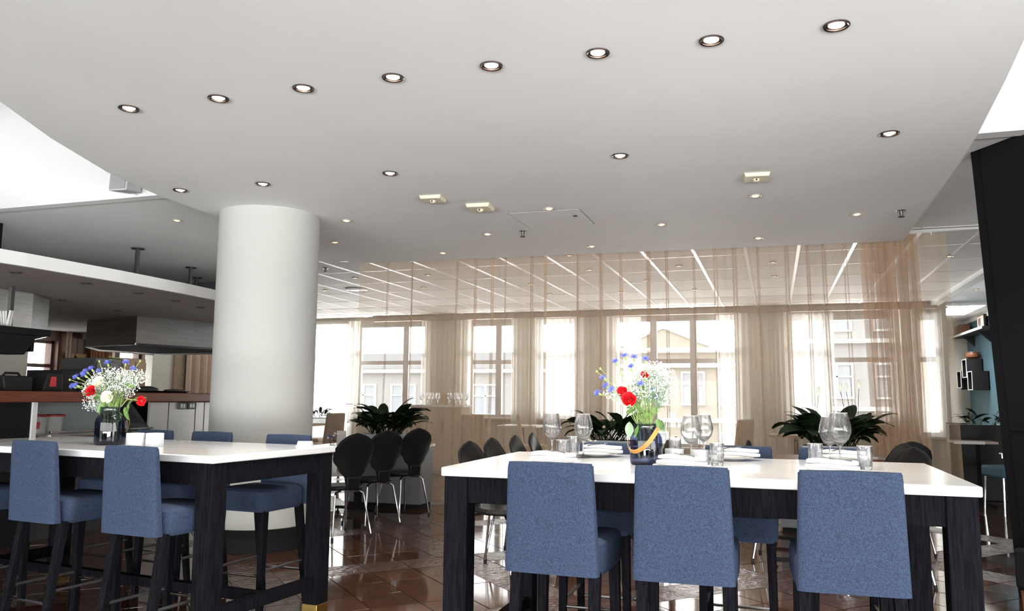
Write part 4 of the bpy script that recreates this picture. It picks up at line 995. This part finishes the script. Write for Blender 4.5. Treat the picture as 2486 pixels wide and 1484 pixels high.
def bouquet(base, sc, rim_z, side, corns, reds, whites, buds, leaves, gyp, gyp_n, seed):
    rr = random.Random(seed); rx = Vector((math.cos(YAW), math.sin(YAW), 0)); dv = Vector((-math.sin(YAW), math.cos(YAW), 0))
    mouth = base+Vector((0, 0, rim_z))
    def at(dx, dz, dep): return base+rx*dx+Vector((0, 0, dz))+dv*dep
    def root(dx): return base+rx*max(-.04, min(.04, dx*.25))*sc+dv*rr.uniform(-.03, .03)*sc+Vector((0, 0, .03))
    def stem_pts(p, head):
        r0 = root((head-base).dot(rx)); mz = base.z+rim_z; mid = r0.lerp(Vector((mouth.x, mouth.y, mz)), .8); mid.z = mz-.01
        off = (head-mouth); k2 = mouth+off*.5+Vector((0, 0, .15*abs(off.dot(rx))))
        return [r0-p, mid-p+rx*max(-.035, min(.035, off.dot(rx)*.4))*sc, k2-p, head-p]
    def flower(name, lab, cat, grp, head, heads, stem_r, tilt):
        t = thing(name, lab, cat, head, 0, grp)
        d = (head-mouth).normalized(); q = Vector((0, 0, 1)).rotation_difference((d*(1-tilt)+(-dv)*tilt*1.2).normalized())
        sp_ = stem_pts(head, head); obj('stem', MB().tube(sp_, stem_r, 6), stem_green, t)
        for nm, me, s_ in heads:
            o = bpy.data.objects.new(nm, me); C.objects.link(o); o.parent = t; o.rotation_mode = 'QUATERNION'; o.rotation_quaternion = q; o.scale = (s_, s_, s_)
        return t, sp_
    corns = sorted(corns)
    for k, (dx, dz) in enumerate(corns):
        flower('cornflower', 'blue cornflower in the %s bouquet, %s from its left' % (side, ORD(k)), 'flower', 'cornflowers in the %s bouquet' % side, at(dx, dz, rr.uniform(-.04, .05)), [('florets', corn[k % 3], 1.05*sc), ('calyx', calyx, 1.1*sc)], .0014*sc, .25)
    for k, (dx, dz, r_, dep, lab) in enumerate(reds):
        t, sp_ = flower('red_rose', lab, 'flower', 'red roses', at(dx, dz, dep), [('bloom', red_b[k % 2], r_*sc)], .0028*sc, .6)
        for j in range(2):
            o = bpy.data.objects.new('leaf', roseleaf[j]); C.objects.link(o); o.parent = t; o.location = Vector(sp_[2]).lerp(Vector(sp_[3]), .5); o.rotation_euler = (rr.uniform(-.6, .6), rr.uniform(-.6, .6), rr.uniform(0, 6)); o.scale = (sc,)*3
    for k, (dx, dz, r_, dep, lab) in enumerate(whites):
        flower('white_rose', lab, 'flower', 'white roses', at(dx, dz, dep), [('bloom', wht_b, r_*sc)], .0028*sc, .65)
    for k, (dx, dz) in enumerate(buds):
        p = at(dx, dz, rr.uniform(-.02, .03)); t = thing('flower_bud', 'closed pale bud on a thin stalk in the %s bouquet, %s from its left' % (side, ORD(k)), 'flower', p, 0, 'buds in the %s bouquet' % side)
        obj('stem', MB().tube(stem_pts(p, p), .0013*sc, 5), stem_green, t); obj('bud', MB().ball((0, 0, 0), .0055*sc, 8, 1.3), stem_green, t)
    # greenery
    t = thing('leaf_sprays', 'fresh green rose leaves and grasses at the mouth of the %s vase' % side, 'leaves', mouth)
    for k, (dx, dz, mi, s_) in enumerate(leaves):
        p = at(dx, dz, rr.uniform(-.06, -.02))-mouth; o = bpy.data.objects.new('leaf', roseleaf[mi]); C.objects.link(o); o.parent = t; o.location = p
        ang_ = math.atan2(p.dot(rx), -.3); o.rotation_euler = (rr.uniform(-1.9, -1.0) if dz < rim_z+.03 else rr.uniform(.4, 1.2), rr.uniform(-.4, .4), YAW+rr.uniform(-.9, .9)+(PI if dz < rim_z+.03 else 0)); o.scale = (s_*sc,)*3
    gm = MB()
    for k in range(90):
        a = rr.uniform(0, 6.28); r0 = rr.uniform(0, .035)*sc; top = Vector((rr.uniform(-.055, .07)*sc, rr.uniform(-.05, .05)*sc, rr.uniform(.03, .12)*sc))
        b0 = Vector((r0*math.cos(a), r0*math.sin(a), -.03)); tt = rx*top.x+dv*top.y+Vector((0, 0, top.z))
        gm.tube([b0, b0.lerp(tt, .5)+Vector((0, 0, .01)), tt], [.0013*sc, .0012*sc, .0005*sc], 4)
    o = obj('grass', gm, stem_green, t); o['kind'] = 'stuff'
    under = MB()
    for k in range(16):
        a = rr.uniform(0, 6.28); r0 = rr.uniform(.005, .05)*sc; r1 = rr.uniform(.0, .03)*sc; a1 = rr.uniform(0, 6.28)
        under.tube([(r0*math.cos(a), r0*math.sin(a), -rim_z+.03), (r1*math.cos(a1), r1*math.sin(a1), -.01)], .0022*sc, 5)
    obj('stems', under, leaf_mat, t)
    # gypsophila: a cloud of tiny florets nobody could count
    gy = MB(); gs = MB()
    for (cx, cz, rx_, rz_, n_) in gyp:
        for k in range(int(n_*1.6)):
            while True:
                u, v, w_ = rr.uniform(-1, 1), rr.uniform(-1, 1), rr.uniform(-1, 1)
                if u*u+v*v+w_*w_ < 1: break
            p = at(cx+u*rx_, cz+v*rz_, w_*rx_*.7+.03)-mouth; s_ = rr.uniform(.0026, .0050)*sc
            gy.ico(p, s_)
            if k % 5 == 0:
                c0 = at(cx*.45, cz-rz_*1.2, .02)-mouth; gs.tube([c0, c0.lerp(p, .6)+Vector((0, 0, .01)), p], .0007*sc, 3)
    o = obj('gypsophila', gy, gyp_white); o.location = mouth; tag(o, 'white cloud of gypsophila filling the %s bouquet' % side, 'flowers', None, 'stuff')
    o2 = obj('stalks', gs, leaf_grey, o)
K = .0021; KX = .0028
def px_r(l): return [((x-1566)*K, (1131-y)*K) for x, y in l]
cr = [(-.145, .519), (-.099, .549), (-.055, .540), (-.001, .529), (-.071, .489), (-.210, .435), (-.197, .393), (-.175, .371), (-.239, .357), (.038, .371), (.048, .332), (-.032, .401)]
bouquet(VR, 1.0, .206, 'right', cr,
        [(-.095, .325, 1.12, -.07, 'open red rose, lower and front one of the pair in the right bouquet'), (-.122, .368, 1.02, -.03, 'red rose right behind the front rose in the right bouquet'), (-.005, .452, .62, .0, 'small dark red rose standing high in the right bouquet')],
        [], [(-.254, .470), (-.232, .486), (-.13, .46)], [(-.09, .215, 2, 1.1), (-.05, .20, 0, 1.0), (-.105, .25, 0, .9), (-.06, .245, 2, 1.1), (-.02, .24, 1, 1.0), (.03, .25, 0, .9), (.055, .235, 1, 1.0), (.075, .225, 2, .9), (-.075, .275, 1, .8), (.015, .28, 2, .8), (.06, .28, 0, .8)],
        [(.03, .42, .11, .10, 520), (-.06, .38, .10, .07, 330), (.11, .40, .07, .11, 300), (-.15, .36, .07, .04, 110), (.05, .48, .08, .05, 170)], 0, 5)
cl = [(-.167, .500), (-.194, .483), (-.228, .467), (-.230, .444), (-.180, .457), (-.232, .390), (-.272, .383), (-.040, .537), (.067, .541), (.115, .498), (-.115, .482)]
bouquet(VL, 1.2, .25, 'left', cl,
        [(-.095, .350, .95, -.10, 'red rose at the left of the left bouquet'), (.215, .293, .95, -.05, 'red rose hanging out at the right of the left bouquet')],
        [(-.075, .412, .95, -.05, 'creamy white rose in the upper part of the left bouquet'), (.018, .313, 1.0, -.11, 'creamy white rose low in the front of the left bouquet')],
        [(-.30, .43), (-.10, .555), (.155, .56)], [(.0, .575, 0, 1.0), (.03, .57, 1, .9), (.012, .56, 0, .7), (.03, .245, 0, 1.1), (.06, .22, 1, 1.1), (.12, .25, 0, 1.1), (.14, .27, 1, 1.0), (-.05, .27, 0, .9), (-.09, .29, 1, .9), (.09, .33, 0, 1.1), (.14, .37, 1, 1.0), (.0, .28, 2, 1.0)],
        [(-.02, .43, .16, .09, 560), (-.14, .37, .09, .08, 260), (.12, .45, .10, .06, 240), (-.13, .27, .10, .06, 130), (.06, .38, .10, .08, 200)], 0, 9)

# small things on the café tables
def shaker(lab, x, y, mm):
    t = thing('shaker', lab, 'shaker', (x, y, .83), 0, 'salt and pepper shakers')
    obj('body', MB().lathe([(.019, 0), (.020, .01), (.018, .075), (.017, .08)], 18), mm, t); obj('cap', MB().lathe([(.018, .08), (.019, .085), (.017, .105), (.008, .115), (1e-5, .116)], 18), chrome, t)
shaker('wooden pepper shaker on the café table behind the laid table', -2.02, 7.98, pale_wood); shaker('pale salt shaker beside the wooden pepper shaker', -1.96, 8.0, porcelain)
def posy(lab, x, y, z, seed):
    rr = random.Random(seed); t = thing('posy_jar', lab, 'vase', (x, y, z), 0, 'small posy jars')
    obj('jar', MB().olathe([(.034, .002), (.036, .02), (.036, .08), (.030, .09)], 20), clear, t, smooth=60); obj('water', MB().lathe([(.033, .003), (.033, .05), (1e-5, .05)], 18), water, t)
    for k in range(9):
        p = Vector((rr.uniform(-.05, .05), rr.uniform(-.05, .05), rr.uniform(.10, .18))); s_ = obj('stem', MB().tube([(0, 0, .01), p*.6, p], .0015, 5), leaf_mat, t)
        o = bpy.data.objects.new('florets', corn[k % 3]) if k % 3 == 0 else None
        if o: C.objects.link(o); o.parent = s_; o.location = p
        else: obj('blossom', MB().ball(p, .013, 8, .8), gyp_white if k % 2 else white_petal, s_)
    obj('leaf', leaflet(.08, .02, seed).v and leaflet(.08, .02, seed), leaf_mat, t, loc=(0, 0, .09))
posy('small jar of blue and white flowers on the middle café table', -1.80, 8.1, .83, 2)
posy('small jar of pale flowers on the left café table', -4.62, 7.86, .83, 4)
def card(lab, x, y, z, rz, w=.10, h_=.15):
    t = thing('menu_card', lab, 'card', (x, y, z), rz, 'menu cards')
    obj('block', MB().box(-w*.35, w*.35, -.025, .025, 0, .02), pale_wood, t, bevel=.003); obj('card', MB().box(-w/2, w/2, -.002, .002, .018, h_+.02), paper, t)
card('white menu card in a wooden block on the left café table', -4.66, 8.12, .83, R(15), .11, .17)
card('small white card beside the salt and pepper shakers', -1.88, 8.02, .83, R(10), .09, .09)
# sideboard, tables and seats of the far room, seen through the curtain
sb = thing('sideboard', 'pale sideboard with a slab top behind the left part of the curtain', 'cabinet', (-6.05, 14.2, 0))
obj('body', MB().box(-.52, .52, -.22, .22, .05, 1.22), beige_fabric, sb, bevel=.004); obj('top', MB().box(-.56, .56, -.25, .25, 1.22, 1.26), frame_white, sb, bevel=.004)
for k in range(3): dd_ = obj('door', MB().box(-.51+.345*k, -.175+.345*k, -.235, -.222, .1, 1.2), beige_fabric, sb, bevel=.003); obj('handle', MB().box(-.20+.345*k, -.19+.345*k, -.25, -.235, .75, .95), chrome, dd_)
for k in range(8): wg.put((-6.42+.105*k+(.16 if k > 3 else 0), 14.15+.05*(k % 2), 1.26), 0, 'wine glass on the sideboard behind the curtain, %s from the left' % NTH[k], 'glasses on the sideboard', .95)
pot = thing('cork_bucket', 'beige bucket standing among glasses on the sideboard behind the curtain', 'bucket', (-5.96, 14.22, 1.26)); obj('tub', MB().lathe([(.07, 0), (.085, .19), (.08, .19), (.07, .02), (1e-5, .02)], 24), beige_fabric, pot); obj('rim', MB().tube([(.083*math.cos(2*PI*k/20), .083*math.sin(2*PI*k/20), .19) for k in range(21)], .005, 6), pale_wood, pot)
def make_dining():
    t = thing('dining_chair', '', 'chair')
    obj('seat', MB().box(-.23, .23, -.22, .24, .44, .54), beige_fabric, t, bevel=.03, segs=3)
    obj('backrest', MB().frus((-.23, .23, -.27, -.19), (-.21, .21, -.34, -.28), .45, 1.10), beige_fabric, t, bevel=.025, segs=3)
    for sx in (-1, 1):
        for sy in (-1, 1): obj('leg', MB().frus((sx*.19-.016, sx*.19+.016, sy*.2-.016, sy*.2+.016), (sx*.19-.024, sx*.19+.024, sy*.19-.024, sy*.19+.024), 0, .44), pale_wood, t)
    return t
dch = Proto(make_dining()); G = 'beige dining chairs of the far room'
dch.put((-8.05, 13.4, 0), R(70), 'beige upholstered dining chair beside the far table right of the column', G)
dch.put((-9.3, 14.9, 0), R(-75), 'beige dining chair at the far left against the white net curtain', G)
dch.put((-5.25, 14.0, 0), R(10), 'beige dining chair behind the curtain right of the sideboard', G)
dch.put((-4.3, 14.6, 0), R(-70), 'beige dining chair behind the curtain at the white table', G)
dch.put((-.7, 13.2, 0), R(60), 'beige dining chair behind the curtain left of the right plant', G)
dch.put((1.3, 13.6, 0), R(-60), 'beige dining chair behind the curtain right of the right plant', G)
def make_small_table(topm):
    t = thing('dining_table', '', 'table')
    obj('tabletop', MB().box(-.4, .4, -.4, .4, .84, .875), topm, t, bevel=.005); obj('pedestal', MB().lathe([(.035, .03), (.035, .84)], 16), black_matt, t); obj('foot', MB().lathe([(.26, 0), (.25, .02), (.05, .035)], 28), black_matt, t)
    return t
d1 = make_small_table(pale_wood); d1.location = (-8.75, 13.9, 0); d1['label'] = 'pale wooden dining table with small plants right of the column'
d2 = make_small_table(frame_white); d2.location = (-4.75, 15.3, 0); d2['label'] = 'white topped dining table behind the curtain by the third window'
d3 = make_small_table(pale_wood); d3.location = (.3, 13.4, 0); d3['label'] = 'pale wooden dining table behind the curtain and the right plant'
plant('pot_plant', 'small leafy plant on the far table right of the column', (-8.55, 14.0, .99), .16, .1, 22, .62, None, 31)
pj = thing('plant_pot', 'small glass trough holding the plant on the far table', 'pot', (-8.55, 14.0, .875)); obj('trough', MB().frus((-.16, .16, -.06, .06), (-.18, .18, -.07, .07), 0, .11), ribbed, pj, bevel=.004); obj('soil', MB().box(-.165, .165, -.055, .055, .1, .113), soil, pj)

# right hand room beyond the curtain
tl = thing('bench_divider', 'dark upholstered divider with plants along its top, right of the curtain', 'divider', (2.95, 13.3, 0))
obj('panel', MB().box(-.55, 1.4, -.12, .12, 0, 1.07), dark_plastic, tl, bevel=.01); obj('ledge', MB().box(.1, 1.4, -.13, .13, 1.07, 1.09), frame_white, tl)
plant('divider_plant', 'broad leaved green plant on the dark divider right of the curtain', (2.95, 13.3, 1.07), .4, .06, 26, .62, None, 41)
tt = thing('side_table', 'small white edged table beyond the curtain at the right', 'table', (2.62, 12.55, 0)); obj('tabletop', MB().box(-.32, .2, -.25, .25, .84, .87), brown_wood, tt); obj('edge', MB().box(-.33, .04, -.262, -.25, .835, .875), frame_white, tt); obj('leg', MB().lathe([(.03, .02), (.03, .84)], 14), black_matt, tt); obj('foot', MB().lathe([(.2, 0), (.19, .02), (.04, .03)], 20), black_matt, tt)
def make_teal():
    t = thing('teal_chair', '', 'chair')
    obj('seat', MB().box(-.22, .22, -.22, .22, .46, .60), teal_fabric, t, bevel=.03, segs=3); obj('backrest', MB().frus((-.22, .22, -.26, -.19), (-.21, .21, -.32, -.27), .5, 1.08), mat('dark_teal_back', (.012, .022, .03), .7), t, bevel=.02)
    for sx in (-1, 1):
        for sy in (-1, 1): obj('leg', MB().tube([(sx*.18, sy*.18, .46), (sx*.2, sy*.2, 0)], [.016, .012], 8), chrome, t)
    return t
tc2 = Proto(make_teal()); tc2.put((2.78, 11.75, 0), R(110), 'teal seated chair beyond the curtain, nearer of two beside the black wall', 'teal chairs'); tc2.put((2.9, 14.1, 0), R(-60), 'teal seated chair beyond the curtain, farther of two', 'teal chairs')
shf = thing('wall_shelf', 'long dark shelf with white front edge high on the teal wall', 'shelf', (4.5, 20.6, 2.93)); obj('board', MB().box(-.34, 0, -1.7, 1.7, 0, .05), dark_plastic, shf); obj('edge', MB().box(-.35, -.34, -1.7, 1.7, .0, .052), frame_white, shf)
for y in (-.9, .6): obj('bracket', MB().add([(0, y-.02, 0), (0, y+.02, 0), (-.25, y+.02, 0), (-.25, y-.02, 0), (0, y-.02, -.25), (0, y+.02, -.25)], [(0, 1, 2, 3), (3, 2, 5, 4), (0, 3, 4), (1, 5, 2), (0, 4, 5, 1)]), dark_plastic, shf)
for k, (y, mm, w_) in enumerate([(1.32, pale_wood, .05), (1.12, pale_wood, .05), (.88, brown_wood, .16)]):
    t = thing('book', ['cream book at the left end of the high shelf', 'cream book standing second on the high shelf', 'brown box of books on the high shelf'][k], 'book', (4.34, 20.6+y, 2.98), 0, 'books on the high shelf'); obj('cover', MB().box(-.1, .1, -w_, w_, 0, .24), mm, t, bevel=.004); obj('pages', MB().box(-.098, .104, -w_*.8, w_*.8, .006, .234), paper, t)
bd_ = thing('letter_board', 'white framed board with dark letters leaning on the high shelf', 'board', (4.42, 20.1, 2.98)); obj('frame', MB().box(-.02, .02, -.3, .3, 0, .34), dark_plastic, bd_, bevel=.004); obj('sheet', MB().box(-.025, -.02, -.28, .28, .02, .32), mat('pinkish_paper', (.62, .50, .46), .8), bd_)
pr_ = MB(); 
for (a, b) in (((-.14, .27), (-.09, .08)), ((-.04, .27), (-.09, .08)), ((.03, .27), (.03, .08))): pr_.tube([(-.027, -a[0], a[1]), (-.027, -b[0], b[1])], .009, 5)
obj('letters', pr_, dark_plastic, bd_)
for k, (y, z, w_, h_) in enumerate([(21.35, 1.72, .22, .40), (20.75, 1.95, .22, .42), (20.25, 1.66, .22, .42), (20.9, 1.68, .3, .26)]):
    t = thing('cube_shelf', ['black box shelf with white rim on the teal wall, leftmost', 'black box shelf with white rim on the teal wall, uppermost', 'black box shelf with white rim on the teal wall, rightmost', 'black box shelf without objects between the rimmed ones'][k], 'shelf', (4.5, y, z), 0, 'box shelves on the teal wall')
    obj('box', MB().box(-.34, 0, -w_, w_, 0, .015).box(-.34, 0, -w_, w_, h_-.015, h_).box(-.34, 0, -w_, -w_+.015, .015, h_-.015).box(-.34, 0, w_-.015, w_, .015, h_-.015).box(-.02, 0, -w_, w_, 0, h_), black_matt, t)
    if k < 3: obj('rim', MB().box(-.35, -.34, -w_, w_, 0, .02).box(-.35, -.34, -w_, w_, h_-.02, h_).box(-.35, -.34, -w_, -w_+.02, .02, h_-.02).box(-.35, -.34, w_-.02, w_, .02, h_-.02), frame_white, t)
for k, (y, z, mm, lab) in enumerate([(20.7, 2.37, brown_wood, 'brown round basket on the uppermost box shelf'), (21.2, 2.12, pale_wood, 'pale bowl on the leftmost box shelf')]):
    t = thing('basket', lab, 'basket', (4.33, y, z), 0, 'baskets on box shelves'); obj('bowl', MB().lathe([(.08, 0), (.14, .05), (.15, .10), (.13, .15), (.12, .15), (.12, .06), (1e-5, .02)], 20), mm, t); obj('rim', MB().tube([(.13*math.cos(2*PI*q/16), .13*math.sin(2*PI*q/16), .15) for q in range(17)], .012, 6), mm, t)
# dark seat at the lower right corner, only its edge and a wooden leg show
ob = thing('wall_bench', 'narrow dark upholstered bench with wooden legs against the black wall at lower right', 'bench', (1.80, 6.04, 0), R(-58.7))
obj('seat', MB().box(-.36, 1.2, -.16, .15, .17, .44), black_matt, ob, bevel=.03, segs=3)
obj('backrest', MB().box(-.36, 1.2, .07, .15, .44, .72), black_matt, ob, bevel=.025, segs=3)
for sx in (-.30, 1.1):
    for sy in (-.12, .11): obj('leg', MB().frus((sx-.016, sx+.016, sy-.016, sy+.016), (sx-.024, sx+.024, sy-.024, sy+.024), 0, .17), brown_wood, ob)
